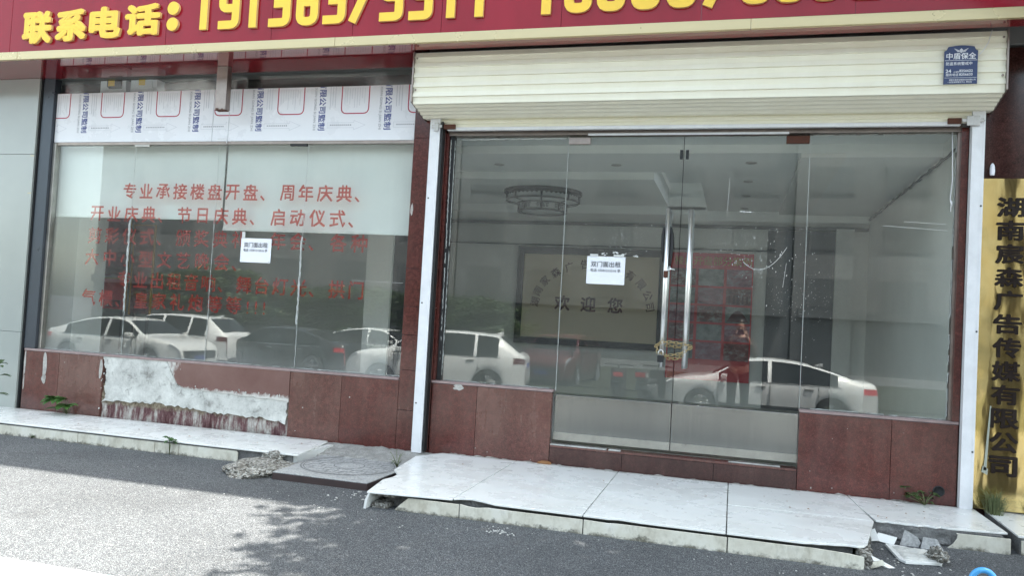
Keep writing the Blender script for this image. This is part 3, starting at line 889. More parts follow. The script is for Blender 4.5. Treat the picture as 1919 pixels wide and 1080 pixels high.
# ================================================================ THE SHOP BUILDING
SH = thing('shop_building', (-2.8, 0.0, 0.0), 'empty red granite shop front with dusty glass doors and a large display window', 'building')
def sx_(x): return x*1.0118
def sz_(z): return CAM_Z+(z-CAM_Z)*1.0118
GY = 0.08
# --- granite skin
def panel(x0, x1, z0, z1, mat='granite', y0=0.0, y1=0.06, name='granite_panel'):
    return MB().box(x0+0.0015, x1-0.0015, y0, y1, z0+0.0015, z1-0.0015).build(name, M[mat], SH, bevel=0.002)
bk = MB()
bk.box(-7.22, -2.6, 0.052, 0.075, 0.0, 0.70); bk.box(-2.6, -1.49, 0.052, 0.075, 0.0, 0.70); bk.box(0.53, 1.66, 0.052, 0.075, 0.0, 0.70)
bk.build('wall_core', M['mortar'], SH)
panel(-7.21, -6.75, 0.10, 0.732); panel(-6.75, -6.20, 0.10, 0.732, 'granite_dull')
panel(-4.04, -3.50, 0.10, 0.732, 'granite_dull'); panel(-3.50, -2.925, 0.10, 0.732)
zj = [0.06, 0.465, 0.83, 1.15, 1.41, 1.76, 2.35, 2.97, 3.64]
for a, b in zip(zj, zj[1:]): panel(-2.925, -2.61, a, b, y1=0.30, name='pillar_block')
# stripped part of the window wall: plaster, mould and one remaining granite slab
m = MB()
bm = bmesh.new(); bmesh.ops.create_grid(bm, x_segments=120, y_segments=14, size=0.5)
for v in bm.verts:
    x = -6.20+2.16*(v.co.x+0.5); z = 0.10+0.36*(v.co.y+0.5)
    v.co = Vector((x, 0.028-0.014*mnoise.noise(Vector((x*14, z*8, 0)))-0.006*mnoise.noise(Vector((x*40, z*40, 4))), z))
m.bm(bm)
def rot_mat():
    t = NT('stripped_wall')
    z = t.sep()[2]
    st = t.noise(13.0, 5, 0.75, vec=t.mapped((1.0, 1.0, 0.22)))
    c = t.ramp(st, [(0.36, (0.075, 0.030, 0.032)), (0.47, (0.16, 0.085, 0.085)), (0.56, (0.34, 0.30, 0.27)), (0.70, (0.62, 0.60, 0.56))])
    n = t.noise(30.0, 5, 0.75)
    mo = t.ramp(n, [(0.3, (0.07, 0.055, 0.035)), (0.6, (0.30, 0.25, 0.18)), (0.75, (0.50, 0.46, 0.38))])
    hz = t.math('ADD', z, t.math('MULTIPLY', t.noise(10.0, 4, 0.7), 0.14))
    c = t.mix(t.ramp(hz, [(0.31, 0.0), (0.345, 1.0)]), c, mo)
    return t.done(t.bsdf(c, 0.85, 0.0, 0.3, 0.0, t.bump(n, 0.9, 0.02)))
M['stripped'] = rot_mat()
m.build('stripped_wall', M['stripped'], SH, fix=False)
rg = random.Random(21)
low = []
nl = 60
for k in range(nl+1):
    x = -6.19 + 2.12*k/nl
    z = 0.285 + 0.022*math.sin(x*3.1) + rg.uniform(-0.014, 0.014)
    if x > -4.35: z -= 0.05*(x+4.35)/0.3
    low.append((x, z))
key = [(-4.06, 0.30), (-4.06, 0.455), (-4.20, 0.47), (-4.32, 0.452), (-4.50, 0.478), (-4.66, 0.47), (-4.78, 0.49), (-4.95, 0.475), (-5.12, 0.50), (-5.25, 0.49), (-5.31, 0.53), (-5.36, 0.60), (-5.41, 0.68), (-5.43, 0.735)]
key2 = [(-6.21, 0.735), (-6.185, 0.66), (-6.155, 0.60), (-6.15, 0.50), (-6.165, 0.42), (-6.14, 0.30)]
top = []
for a_, b_ in zip(key, key[1:]): top += rag(a_, b_, max(2, int(10*(abs(a_[0]-b_[0])+abs(a_[1]-b_[1]))/0.16)), 0.011, rg)[:-1]
top += [key[-1]]
for a_, b_ in zip(key2, key2[1:]): top += rag(a_, b_, 7, 0.011, rg)[:-1]
MB().prism(low+top, 'y', 0.004, 0.05).build('plaster_patch', M['plaster'], SH)
isl = MB()
for k in range(40):
    u = rg.random()
    if u < 0.35: x, z = rg.gauss(-5.36, 0.05), rg.uniform(0.50, 0.72)
    elif u < 0.75: x, z = rg.uniform(-5.2, -4.1), 0.478+abs(rg.gauss(0.0, 0.022))
    else: x, z = rg.gauss(-6.19, 0.02), rg.uniform(0.2, 0.72)
    q_ = rg.uniform(0.003, 0.009)
    isl.prism([(x+q_*math.cos(2*math.pi*q/8)*rg.uniform(.4, 1.3), z+q_*math.sin(2*math.pi*q/8)*rg.uniform(.6, 2.0)) for q in range(8)], 'y', -0.0065, -0.001)
isl.build('plaster_flecks', M['plaster'], SH, fix=False)
MB().prism([(-4.043, 0.733), (-4.043, 0.44)] + rag((-4.10, 0.452), (-5.22, 0.485), 20, 0.010, rg) + [(-5.30, 0.53), (-5.38, 0.66), (-5.42, 0.733)], 'y', -0.004, 0.04).build('loose_granite_slab', M['granite_smeared'], SH)
M['smear'] = simple('dried_mortar', (0.42, 0.40, 0.37), 0.85, 0.0, 0.4, 30, fine=0.3)
# drips of mortar and glue
m = MB()
rg = random.Random(8)
for (x, z, w_, h) in [(-6.93, 0.60, 0.035, 0.15), (-6.93, 0.45, 0.03, 0.05), (-7.19, 0.6, 0.012, 0.16), (-7.19, 0.4, 0.008, 0.1), (-6.22, 0.6, 0.02, 0.12), (-2.35, 0.715, 0.05, 0.03), (-2.9, 2.30, 0.012, 0.06)]:
    pts = []
    for k in range(14):
        a = 2*math.pi*k/14
        pts.append((x+w_*math.cos(a)*rg.uniform(.6, 1.2), z+h*math.sin(a)*rg.uniform(.7, 1.1)))
    m.prism(pts, 'y', -0.004, 0.0)
for k in range(16):
    x = rg.choice([rg.uniform(-7.1, -6.25), rg.uniform(-4.0, -2.95), rg.uniform(0.6, 1.65), rg.uniform(-2.55, -1.5)])
    z = rg.choice([rg.uniform(0.12, 0.2), rg.uniform(0.13, 0.7)]); s = rg.uniform(0.002, 0.006)
    m.prism([(x+s*math.cos(2*math.pi*q/7)*rg.uniform(.5, 1.3), z+s*math.sin(2*math.pi*q/7)*rg.uniform(.5, 1.6)) for q in range(7)], 'y', -0.0025, 0.0)
for k in range(46):
    x = rg.choice([rg.uniform(-2.6, -1.5), rg.uniform(-1.48, 0.5), rg.uniform(0.55, 1.6), rg.uniform(-4, -2.9)]); s = rg.uniform(0.004, 0.026)
    zb = TT if x > -2.45 else 0.10
    m.prism([(x-s*2, zb), (x+s*2, zb), (x+s*rg.uniform(.6, 1.6), zb+0.4*s*rg.uniform(.3, .8)), (x-s*rg.uniform(.2, 1.4), zb+0.4*s*rg.uniform(.3, 1.3))], 'y', -0.006, 0.0)
m.build('mortar_smears', M['smear'], SH, fix=False)
# sills
MB().box(-7.21, -2.928, -0.004, 0.10, 0.733, 0.755).build('window_sill', M['sill'], SH, bevel=0.003)
MB().box(-2.608, -1.49, -0.004, 0.10, 0.735, 0.757).build('window_sill', M['sill'], SH, bevel=0.003)
MB().box(0.528, 1.668, -0.004, 0.10, 0.735, 0.757).build('window_sill', M['sill'], SH, bevel=0.003)
# granite by the doors
panel(-2.60, -2.172, 0.08, 0.733, 'granite'); panel(-2.172, -1.492, 0.08, 0.733, 'granite_dull')
panel(0.528, 1.205, 0.08, 0.733, 'granite'); panel(1.205, 1.668, 0.08, 0.733, 'granite')
panel(-1.49, -0.865, 0.08, 0.262, 'granite_dark'); panel(-0.865, -0.115, 0.08, 0.262, 'granite_dark'); panel(-0.115, 0.526, 0.08, 0.262, 'granite_dark')
MB().box(-1.488, 0.525, -0.006, 0.16, 0.263, 0.283).build('door_step', M['granite_dull'], SH, bevel=0.004)
MB().box(-1.487, -1.0, 0.0, 0.05, 0.284, 0.290).box(-0.98, -0.88, -0.002, 0.03, 0.284, 0.294).box(0.0, 0.4, 0.01, 0.05, 0.284, 0.289).build('mortar_smears', M['plaster'], SH)
# side cheeks, jambs, and the red wall beyond the shutter
panel(1.62, 1.672, 0.757, 3.02, 'granite', y0=0.0, y1=0.10, name='jamb')
panel(-2.61, -2.585, 0.757, 3.02, 'granite', y0=0.02, y1=0.10, name='jamb')
for a, b in ((0.06, 1.30), (1.30, 2.60), (2.60, 3.64)):
    panel(1.672, 3.2, a, b, 'granite_dark', y0=0.022, y1=0.30, name='end_wall')
    panel(3.2, 6.0, a, b, 'granite_dark', y0=0.022, y1=0.30, name='end_wall')
# drain: flat black disc painted for the hole's dark inside
m = MB(); m.lathe([(0.034, -0.002), (0.034, 0.0), (0.0, 0.0005)], (1.548, -0.0015, 0.222), 20, 'y'); m.build('drain_dark_disc', M['void'], SH)
m = MB(); m.lathe([(0.034, 0.0), (0.034, -0.006), (0.040, -0.006), (0.042, 0.0)], (1.548, 0, 0.222), 20, 'y'); m.build('drain_rim', M['black_iron'], SH)
# steel header and side frames
MB().box(-2.60, 1.63, 0.03, 0.13, sz_(2.975), 3.20).build('header', M['steel_brown'], SH)
MB().box(-1.30, 0.36, 0.026, 0.029, 2.985, 3.004).build('header_strip', M['white_alu'], SH)
MB().box(-7.24, -7.092, 0.012, 0.10, 0.755, 3.64).build('frame_column', M['dark_frame'], SH, bevel=0.004)
MB().box(-7.26, -7.242, 0.0, 0.05, 0.08, 3.64).build('black_seam', M['void'], SH)  # black seam between the pilaster and the window column
MB().box(-7.090, -7.052, 0.045, 0.10, 0.757, 2.955).build('window_frame', M['steel_brushed'], SH, bevel=0.002)
MB().box(-7.09, -2.93, 0.06, 0.13, 2.935, 2.962).build('header', M['steel_brown'], SH)
MB().box(-2.584, -2.545, 0.055, 0.11, 0.758, 3.0).build('window_frame', M['black_iron'], SH)
MB().box(1.605, 1.622, 0.045, 0.11, 0.758, 3.0).build('window_frame', M['steel_brown'], SH)
# --- panes (glass bodies with green cut edges seen as thin lines)
def pane(x0, x1, z0, z1, mat, parent=SH, name='window_pane'):
    return MB().box(x0, x1, GY, GY+0.012, z0, z1).build(name, M[mat], parent)
xp = [-7.12, sx_(-5.985), sx_(-4.995), sx_(-4.005), -2.93]
for a, b in zip(xp, xp[1:]): pane(a+0.004, b-0.004, 0.745, 2.96, 'glass_left')
m = MB()
rg = random.Random(2)
for x in xp[1:-1]:
    pts = []; z = 0.75
    while z < 2.95:
        pts.append((x+rg.uniform(-0.003, 0.003), GY-0.001, z)); z += 0.03
    m.tube(pts, [rg.uniform(0.0015, 0.004) for _ in pts], 6)
for (x, z0, z1) in [(xp[1], 1.2, 2.15), (xp[3], 1.18, 2.05)]:
    pts = []; z = z0
    while z < z1:
        pts.append((x-0.006+rg.uniform(-0.006, 0.006), GY-0.003, z)); z += 0.025
    m.tube(pts, [rg.uniform(0.004, 0.013) for _ in pts], 6)
m.build('silicone_joint', M['silicone'], SH)
DL = thing  # (doors are parts of the building)
pane(-2.63, -1.484, 0.745, 3.0, 'glass'); pane(0.535, 1.645, 0.745, 3.0, 'glass')
M['rail_reflection'] = simple('reflection_strip', (0.38, 0.365, 0.32), 0.3, 0.5, 0.25, 7, fine=0.15)  # paler steel colour imitating the bright tile mirrored in the rail
ds = []
for (a, b, hx) in ((-1.477, -0.482, -0.575), (-0.473, 0.527, -0.388)):
    d = MB().box(a, b, GY, GY+0.012, 0.70, 2.985).build('door', M['glass'], SH)
    ORG[d.name] = ORG[SH.name]
    MB().box(a, b, GY-0.010, GY+0.022, 0.322, 0.712).build('bottom_rail', M['rail'], d, bevel=0.002)
    MB().box(a, b, GY-0.013, GY-0.0105, 0.322, 0.388).build('reflection_strip', M['rail_reflection'], d)  # added strip, the step's reflection put into colour
    m = MB(); m.tube([(hx, 0.0, 1.018), (hx, 0.0, 2.352)], 0.0205, 16)
    for z in (1.25, 2.12): m.tube([(hx, 0.0, z), (hx, GY+0.0, z)], 0.010, 10)
    m.build('handle', M['steel'], d)
    m = MB(); m.tube([(hx, 0.16, 1.018), (hx, 0.16, 2.352)], 0.0205, 16)
    for z in (1.25, 2.12): m.tube([(hx, GY+0.012, z), (hx, 0.16, z)], 0.010, 10)
    m.build('handle', M['steel'], d)
    ds.append(d)
MB().box(-1.475, -1.285, GY-0.012, GY+0.024, 2.918, 2.978).build('patch_fitting', M['steel_brown'], ds[0], bevel=0.002)
MB().box(0.345, 0.525, GY-0.012, GY+0.024, 2.918, 2.980).build('patch_fitting', M['rust'], ds[1], bevel=0.002)
for x, dd in ((-0.497, ds[0]), (-0.448, ds[1])):
    MB().box(x-0.012, x+0.012, GY-0.010, GY+0.02, 2.79, 2.865).build('door_stop', M['black_iron'], dd)
MB().box(-6.063, -5.88, GY-0.014, GY+0.02, 2.915, 2.965).build('patch_fitting', M['steel_brushed'], SH, bevel=0.002)
MB().box(-4.25, -4.06, GY-0.014, GY+0.02, 2.915, 2.965).build('patch_fitting', M['black_iron'], SH, bevel=0.002)
# cut edges of the glass
for x, z0 in ((-1.4805, 0.745), (0.531, 0.745)):
    MB().box(x-0.0018, x+0.0018, GY-0.001, GY+0.013, z0, 2.99).build('glass_joint', M['silicone'], SH)
MB().box(-0.4795, -0.4755, GY+0.001, GY+0.011, 0.33, 2.98).build('glass_joint', M['void'], SH)
# crumbling sealant along top and sides of the big panes
m = MB()
rg = random.Random(31)
def sealant(p, q, r0, r1, step=0.02, gap=0.0):
    L = (Vector(q)-Vector(p)).length; n = int(L/step); pts = []
    for k in range(n+1):
        if rg.random() < gap:
            if len(pts) > 1: m.tube(pts, [rg.uniform(r0, r1) for _ in pts], 5)
            pts = []; continue
        pp = Vector(p).lerp(Vector(q), k/n)
        pts.append(pp + Vector((rg.uniform(-.003, .003), 0, rg.uniform(-.003, .003))))
    if len(pts) > 1: m.tube(pts, [rg.uniform(r0, r1) for _ in pts], 5)
sealant((-2.545, GY-0.002, 0.78), (-2.545, GY-0.002, 2.98), 0.003, 0.007, gap=0.02)
sealant((-2.56, GY-0.02, 0.8), (-2.575, GY-0.03, 2.98), 0.002, 0.006, gap=0.05)
sealant((1.600, GY-0.004, 0.78), (1.603, GY-0.004, 2.98), 0.002, 0.006, gap=0.06)
sealant((-2.50, GY-0.002, 2.965), (-1.5, GY-0.002, 2.972), 0.004, 0.012, gap=0.08)
sealant((0.55, GY-0.002, 2.985), (1.58, GY-0.002, 2.985), 0.002, 0.006, gap=0.10)
sealant((-2.5, GY-0.003, 0.762), (-1.5, GY-0.003, 0.762), 0.002, 0.005, gap=0.1)
sealant((0.55, GY-0.003, 0.762), (1.6, GY-0.003, 0.762), 0.002, 0.005, gap=0.1)
sealant((-7.04, GY-0.003, 0.762), (-2.94, GY-0.003, 0.762), 0.002, 0.005, gap=0.1)
m.build('sealant', M['silicone'], SH)
# paint splashes and scratches on the door glass
m = MB()
rg = random.Random(77)
def splash(x, z, w_, h, rot=0.0):
    ca, sa = math.cos(rot), math.sin(rot)
    pts = [(x+(w_*math.cos(q)*rg.uniform(.6, 1.2))*ca-(h*math.sin(q))*sa, z+(w_*math.cos(q))*sa+(h*math.sin(q)*rg.uniform(.7, 1.2))*ca) for q in [2*math.pi*k/7 for k in range(7)]]
    m.add([(p[0], GY-0.0015, p[1]) for p in pts], [tuple(range(7))])
for k in range(70): splash(rg.gauss(-0.98, 0.17), rg.gauss(2.10, 0.07), rg.uniform(.001, .003), rg.uniform(.002, .009), rg.uniform(-.5, .5))
for k in range(130): splash(rg.gauss(0.17, 0.20), rg.gauss(1.98, 0.14), rg.uniform(.001, .0028), rg.uniform(.002, .010), rg.uniform(-.4, .4))
for k in range(110): splash(rg.gauss(0.42, 0.17), rg.gauss(1.58, 0.12), rg.uniform(.001, .0022), rg.uniform(.001, .003))
for k in range(120): splash(rg.uniform(0.55, 1.3), rg.gauss(1.75, 0.25), rg.uniform(.0008, .0018), rg.uniform(.0008, .002))
for k in range(60): splash(rg.uniform(-2.5, -1.0), rg.gauss(2.25, 0.12), rg.uniform(.0008, .0018), rg.uniform(.001, .003))
for k in range(80): splash(rg.uniform(-2.5, 1.5), rg.uniform(0.8, 2.9), rg.uniform(.0008, .0018), rg.uniform(.001, .003))
for k in range(30): splash(rg.uniform(-7, -3), rg.uniform(0.8, 2.0), rg.uniform(.001, .003), rg.uniform(.001, .005))
for (x, z) in [(-1.12, 1.955), (-0.96, 1.955), (-0.85, 1.95), (-1.02, 1.972)]:
    for k in range(5): splash(x+rg.uniform(-.03, .03), z+rg.uniform(-.008, .008), rg.uniform(.006, .016), rg.uniform(.002, .006), rg.uniform(-.3, .3))
for k in range(9): splash(0.06+rg.uniform(-.05, .05), 2.345+rg.uniform(-.004, .004), rg.uniform(.008, .02), .004)
m.build('paint_splashes', M['specks'], SH, fix=False)
m = MB()
def scratch(pts, r): m.tube(pts, r, 4, smooth=False)
scratch([(0.045+0.34*t+0.0, GY-0.001, 1.93-0.62*t*(1-t)*0.55+0.13*t*t) for t in [k/14 for k in range(15)]], 0.0016)
scratch([(0.385-0.02*t, GY-0.001, 1.93-0.20*t) for t in (0, .5, 1)], 0.0010)
scratch([(1.25, GY-0.001, 2.29), (1.55, GY-0.001, 2.275)], 0.0012)
scratch([(1.10, GY-0.001, 2.255), (1.56, GY-0.001, 2.225)], 0.0014)
scratch([(-0.09, GY-0.001, 2.63), (-0.10, GY-0.001, 2.31)], 0.0009)
scratch([(-3.5, GY-0.001, 1.63), (-2.98, GY-0.001, 1.625)], 0.0009)
m.build('scratches', M['specks'], SH)
# loose white cable at the right edge
m = MB(); m.tube([(1.565, 0.05, 3.0), (1.572, 0.045, 2.8), (1.578, 0.045, 2.62), (1.566, 0.045, 2.47), (1.575, 0.045, 2.42), (1.572, 0.045, 2.37)], 0.004, 6)
m.tube([(1.566, 0.045, 2.46), (1.580, 0.045, 2.44), (1.572, 0.045, 2.40)], 0.006, 6)
m.build('loose_wire', M['white_alu'], SH)
m = MB(); m.tube([(-5.055, 0.052, 2.985), (-4.955, 0.052, 2.985), (-4.953, 0.052, 2.945)], 0.008, 6); m.build('loose_wire', M['white_alu'], SH)

# --- vinyl lettering on the window
def vinyl_mat():
    t = NT('vinyl_lettering')
    tr = t.n('ShaderNodeBsdfTransparent'); tr.inputs[0].default_value = (0.95, 0.28, 0.22, 1)
    di = t.n('ShaderNodeBsdfDiffuse'); di.inputs[0].default_value = (0.46, 0.040, 0.032, 1)
    n = t.noise(7.0, 4, 0.6)
    mx = t.n('ShaderNodeMixShader'); t.l(t.ramp(n, [(0.3, 0.42), (0.7, 0.62)]), mx.inputs[0]); t.l(tr.outputs[0], mx.inputs[1]); t.l(di.outputs[0], mx.inputs[2])
    return t.done(mx.outputs[0])
M['vinyl'] = vinyl_mat()
rows = [('专业承接楼盘开盘、周年庆典、', -6.14, -3.30, 2.445, 0.175), ('开业庆典、节日庆典、启动仪式、', -6.53, -3.34, 2.205, 0.180),
        ('剪彩仪式、颁奖典礼、年会、各种', -6.54, -3.31, 1.975, 0.185), ('大中小型文艺晚会、', -6.56, -4.56, 1.750, 0.185),
        ('专业出租音响、舞台灯光、拱门', -6.13, -3.32, 1.535, 0.185), ('气模、皇家礼炮等等!!!', -6.56, -4.40, 1.33, 0.185)]
m = MB()
for (s, x0, x1, z, h) in rows:
    n = len(s) - (2 if s.endswith('!!!') else 0)
    stp = (sx_(x1)-sx_(x0))/n
    x = sx_(x0)
    for ch in s:
        wd = stp*0.42 if ch == '!' else stp
        if ch in '、!':
            m.text(ch, x+(0.0 if ch == '、' else wd*0.3), sz_(z)-h*0.40, GY+0.0155, h=h, bold=0.016, union=True)
        else:
            m.text(ch, x+wd*0.5, sz_(z), GY+0.0155, h=h*0.98, bold=0.034, align='center', union=True)
        x += wd
m.build('vinyl_lettering', M['vinyl'], SH, fix=False)

# --- transom above the boards and the things in it
MB().box(-7.09, -2.93, GY, GY+0.010, 3.46, 3.64).build('transom_pane', M['glass'], SH)
MB().box(-9.5, -2.6, 0.5, 0.52, 3.25, 3.9).build('transom_back', M['void'], SH)
# --- upper wall
MB().box(-14, 8, 0.0, 0.30, 3.66, 8.9).build('upper_wall', M['far_wall'], SH)
MB().box(-14, 8, 0.0, 9.0, 8.9, 9.0).build('roof', M['mortar'], SH)

# --- inside
inn = MB()
inn.box(-9.6, 2.0, 5.0, 5.1, 0.2, 4.0)
inn.box(1.72, 1.80, 0.30, 5.0, 0.2, 4.0)
inn.box(-9.7, -9.6, 0.1, 5.1, 0.2, 4.0)
inn.build('inner_wall', M['wall_white'], SH)
MB().box(-9.6, 1.72, 0.13, 5.0, 0.24, 0.285).build('shop_floor', M['floor_in'], SH)
c_ = MB()
c_.box(-9.6, 1.72, 0.14, 1.0, 3.12, 3.20)           # strip by the glass
c_.box(-9.6, 1.72, 1.012, 2.0, 3.04, 3.20)          # lower ceiling
c_.box(-0.44, 0.53, 2.0, 5.0, 3.04, 3.20)           # border with downlights
c_.box(0.92, 1.72, 2.0, 5.0, 3.04, 3.2)
c_.box(0.92, 1.72, 1.012, 5.0, 3.0, 3.036)
c_.box(-9.6, -0.92, 2.012, 4.0, 2.96, 3.20)          # dropped slab
c_.box(-0.92, -0.44, 2.012, 4.0, 3.28, 3.34)         # slot
c_.box(-9.6, -0.92, 4.012, 5.0, 2.85, 3.0)
c_.build('shop_ceiling', M['ceil_white'], SH)
f_ = MB()
f_.box(-9.6, 1.72, 1.0, 1.012, 3.036, 3.12); f_.box(-9.6, -0.92, 2.0, 2.012, 2.956, 3.04); f_.box(-9.6, -0.44, 4.0, 4.012, 2.86, 2.96)
f_.box(-0.92, -0.44, 4.0, 4.012, 2.92, 3.28); f_.box(-0.44, 1.72, 4.9, 4.912, 2.90, 3.04)
f_.build('ceiling_fascia', M['fascia_white'], SH)
MB().box(0.53, 0.92, 1.02, 4.98, 3.0, 3.036).build('ceiling_beam', M['wall_white'], SH)
MB().box(-9.6, 1.70, 4.93, 5.0, 2.80, 2.845).build('cornice', M['cornice'], SH)
MB().box(-9.6, 0.40, 4.975, 5.0, 2.485, 2.50).build('picture_rail', M['cornice'], SH)
MB().box(0.40, 1.29, 4.96, 5.0, 0.285, 2.79).build('inner_door', M['dark_door'], SH)
MB().box(1.29, 1.52, 4.90, 5.0, 0.285, 2.82).build('inner_pilaster', M['wall_white'], SH)
m = MB()
pts = []
for k in range(40):
    y = 0.5+4.4*k/39
    pts.append((1.70, y, 2.955+0.008*math.sin(k*1.9)))
m.tube(pts, 0.012, 6)
for k in range(0, 40, 4): m.lathe([(0.0, -0.02), (0.022, 0.0), (0.0, 0.02)], pts[k], 8)
m.build('light_string', M['cornice'], SH)
dlx = [(-2.57, 1.58), (-1.28, 1.6), (0.09, 1.47), (0.08, 2.52), (0.07, 3.53), (0.06, 4.6)]
for k, (x, y) in enumerate(dlx):
    m = MB(); m.lathe([(0.055, 0.0), (0.055, -0.006), (0.040, -0.008), (0.036, -0.002), (0.0, -0.002)], (x, y, 3.04), 20)
    m.build('downlight', M['steel_brushed'], SH)
# left end inside: white column, partition, black slab painted for the shade of an opening
MB().box(-7.86, -7.36, 0.75, 1.2, 0.285, 3.03).build('inner_column', M['fascia_white'], SH)
MB().box(-4.30, -3.97, 2.0, 2.25, 0.285, 2.95).build('inner_partition', M['wall_white'], SH)
MB().box(-3.97, -3.55, 2.05, 2.15, 0.285, 2.95).build('recess_dark_slab', M['void'], SH)
MB().box(-9.5, -4.3, 3.2, 3.28, 0.285, 2.95).build('inner_wall', M['wall_grey'], SH)
# ================================================================ ROLLER SHUTTER
RS = thing('roller_shutter', (-0.5, -0.2, 3.2), 'cream corrugated roller shutter box with its curtain rolled up above the glass doors', 'roller shutter')
prof = [(0.0, 3.640), (-0.345, 3.640)]
zt = 3.640; hh = 0.0868
for k in range(5):
    z0 = zt - k*hh
    prof += [(-0.352, z0-0.001), (-0.362, z0-0.004), (-0.376, z0-0.047), (-0.362, z0-0.051), (-0.353, z0-0.0865)]
z1 = zt-5*hh
prof += [(-0.355, z1)]
n_r = 5
for k in range(n_r):
    a, b = k/n_r, (k+0.55)/n_r
    y0, zz0 = -0.355+0.30*a, z1-0.075*a
    y1, zz1 = -0.355+0.30*b, z1-0.075*b
    prof += [(y0+0.002, zz0-0.020), (y1-0.004, zz1-0.016), (y1+0.004, zz1-0.001)]
prof += [(-0.050, z1-0.078), (0.0, z1-0.078)]
m = MB(); m.prism([(y, z) for (y, z) in prof], 'x', -2.80, 1.805)
m.build('shutter_box', M['shutter'], RS)
for x0, x1 in ((-2.812, -2.801), (1.806, 1.817)):
    MB().prism([(0.0, 3.645), (-0.38, 3.645), (-0.385, 3.20), (-0.36, 3.192), (-0.05, 3.118), (0.0, 3.118)], 'x', x0, x1).build('end_plate', M['steel_brown'], RS)
m = MB()
for x in (-2.775, 1.782):
    for z in (3.60, 3.32): m.lathe([(0.0, -0.006), (0.008, -0.004), (0.009, 0.0)], (x, -0.376, z-0.015), 10, 'y')
m.build('screw', M['steel_brown'], RS)
m = MB()
pr = [(-0.030, 3.135)]
for k in range(2):
    z0 = 3.125-0.040*k
    pr += [(-0.040, z0), (-0.046, z0-0.012), (-0.046, z0-0.026), (-0.038, z0-0.036)]
pr += [(-0.030, 3.045), (-0.018, 3.045), (-0.018, 3.135)]
m.prism(pr, 'x', -2.66, 1.69); m.build('shutter_curtain', M['shutter'], RS)
MB().box(-2.58, 1.60, -0.052, -0.012, 3.022, 3.052).build('bottom_bar', M['white_alu'], RS, bevel=0.003)
for x0, x1 in ((-2.735, -2.642), (1.674, 1.760)):
    m = MB(); m.box(x0, x1, -0.075, -0.003, 0.108 if x0 < 0 else 0.121, 3.17, 0.002)
    m.box(x0-0.001, x0+0.012, -0.078, -0.074, 0.13, 3.16); m.box(x1-0.012, x1+0.001, -0.078, -0.074, 0.13, 3.16)
    rl = m.build('guide_rail', M['white_alu'], RS)
    m = MB()
    for z in (0.55, 1.45, 2.40, 3.05): m.lathe([(0.0, -0.003), (0.007, -0.002), (0.0075, 0.0)], (x0+0.02 if x0 < 0 else x1-0.012, -0.078, z), 8, 'y')
    m.build('screw', M['black_iron'], rl)
for x0, x1, q0, q1 in ((-2.61, -2.50, -2.72, -2.62), (1.505, 1.60, 1.60, 1.75)):
    m = MB(); m.box(x0, x1, -0.072, -0.05, 3.032, 3.075); m.build('latch', M['rust'], RS, bevel=0.002)
    m = MB(); m.box(q0, q1, -0.088, -0.079, 3.04, 3.066); m.box(q0+0.03, q1-0.03, -0.096, -0.088, 3.01, 3.085); m.build('latch', M['steel_brushed'], RS, bevel=0.002)
MB().box(-2.63, -2.615, -0.07, 0.0, 0.12, 3.1).build('rail_seal', M['black_iron'], RS)

# ================================================================ SIGN BOARD
SG = thing('sign_board', (-2.0, -0.3, 3.64), 'long red shop sign with raised yellow contact telephone lettering and a pale gold lower edge', 'sign')
MB().box(-13, -2.815, -0.585, -0.01, 3.66, 5.30).box(-2.8145, 6, -0.585, -0.43, 3.66, 5.30).box(-2.8145, 6, -0.4295, -0.01, 4.25, 5.29).build('sign_box', M['soffit_red'], SG)
xa = -12.99
m = MB()
for xb in (-9.2, -7.05, -5.22, -4.10, -3.30, -2.48, -1.45, -0.35, 0.75, 1.9, 3.2, 4.6, 5.99):
    m.box(xa+0.0015, xb-0.0015, -0.600, -0.586, 3.70, 5.30); xa = xb
m.build('face_panel', M['sign_red'], SG, bevel=0.002)
MB().box(-13, -2.815, -0.584, 0.02, 3.640, 3.659).box(-2.8145, 6, -0.584, -0.43, 3.640, 3.659).build('soffit', M['soffit_red'], SG)
xa = -13
m = MB()
for xb in (-6.92, -3.45, 0.02, 3.5, 6.0):
    m.box(xa+0.001, xb-0.001, -0.625, -0.590, 3.632, 3.712); xa = xb
m.build('gold_edge', M['gold_trim'], SG, bevel=0.004)
# letters
def sign_letter(build):
    o = build.build('letter', [M['yellow'], M['yellow_side']], SG)
    for p in o.data.polygons:
        if abs(p.normal.y) < 0.5: p.material_index = 1
    return o
YF = -0.6005
def cjk(ch, x0, x1, z0, z1, bold=0.085):
    V, F, (u0, u1, v0, v1) = heavy(ch, bold, 0.06, 0.0012)
    out = [(x0+(a-u0)/(u1-u0)*(x1-x0), YF-c/0.06*0.028, z0+(b-v0)/(v1-v0)*(z1-z0)) for (a, b, c) in V]
    sign_letter(MB().add(out, F))
cjk('联', -6.875, -6.52, 3.780, 4.105)
cjk('系', -6.475, -6.11, 3.790, 4.105)
cjk('电', -6.075, -5.71, 3.802, 4.110)
cjk('话', -5.665, -5.27, 3.812, 4.115)
for zc in (3.905, 4.055):
    m = MB(); m.lathe([(0.0, -0.028), (0.062, -0.028), (0.062, 0.0)], (-5.135, YF, zc), 28, 'y', smooth=False); sign_letter(m)
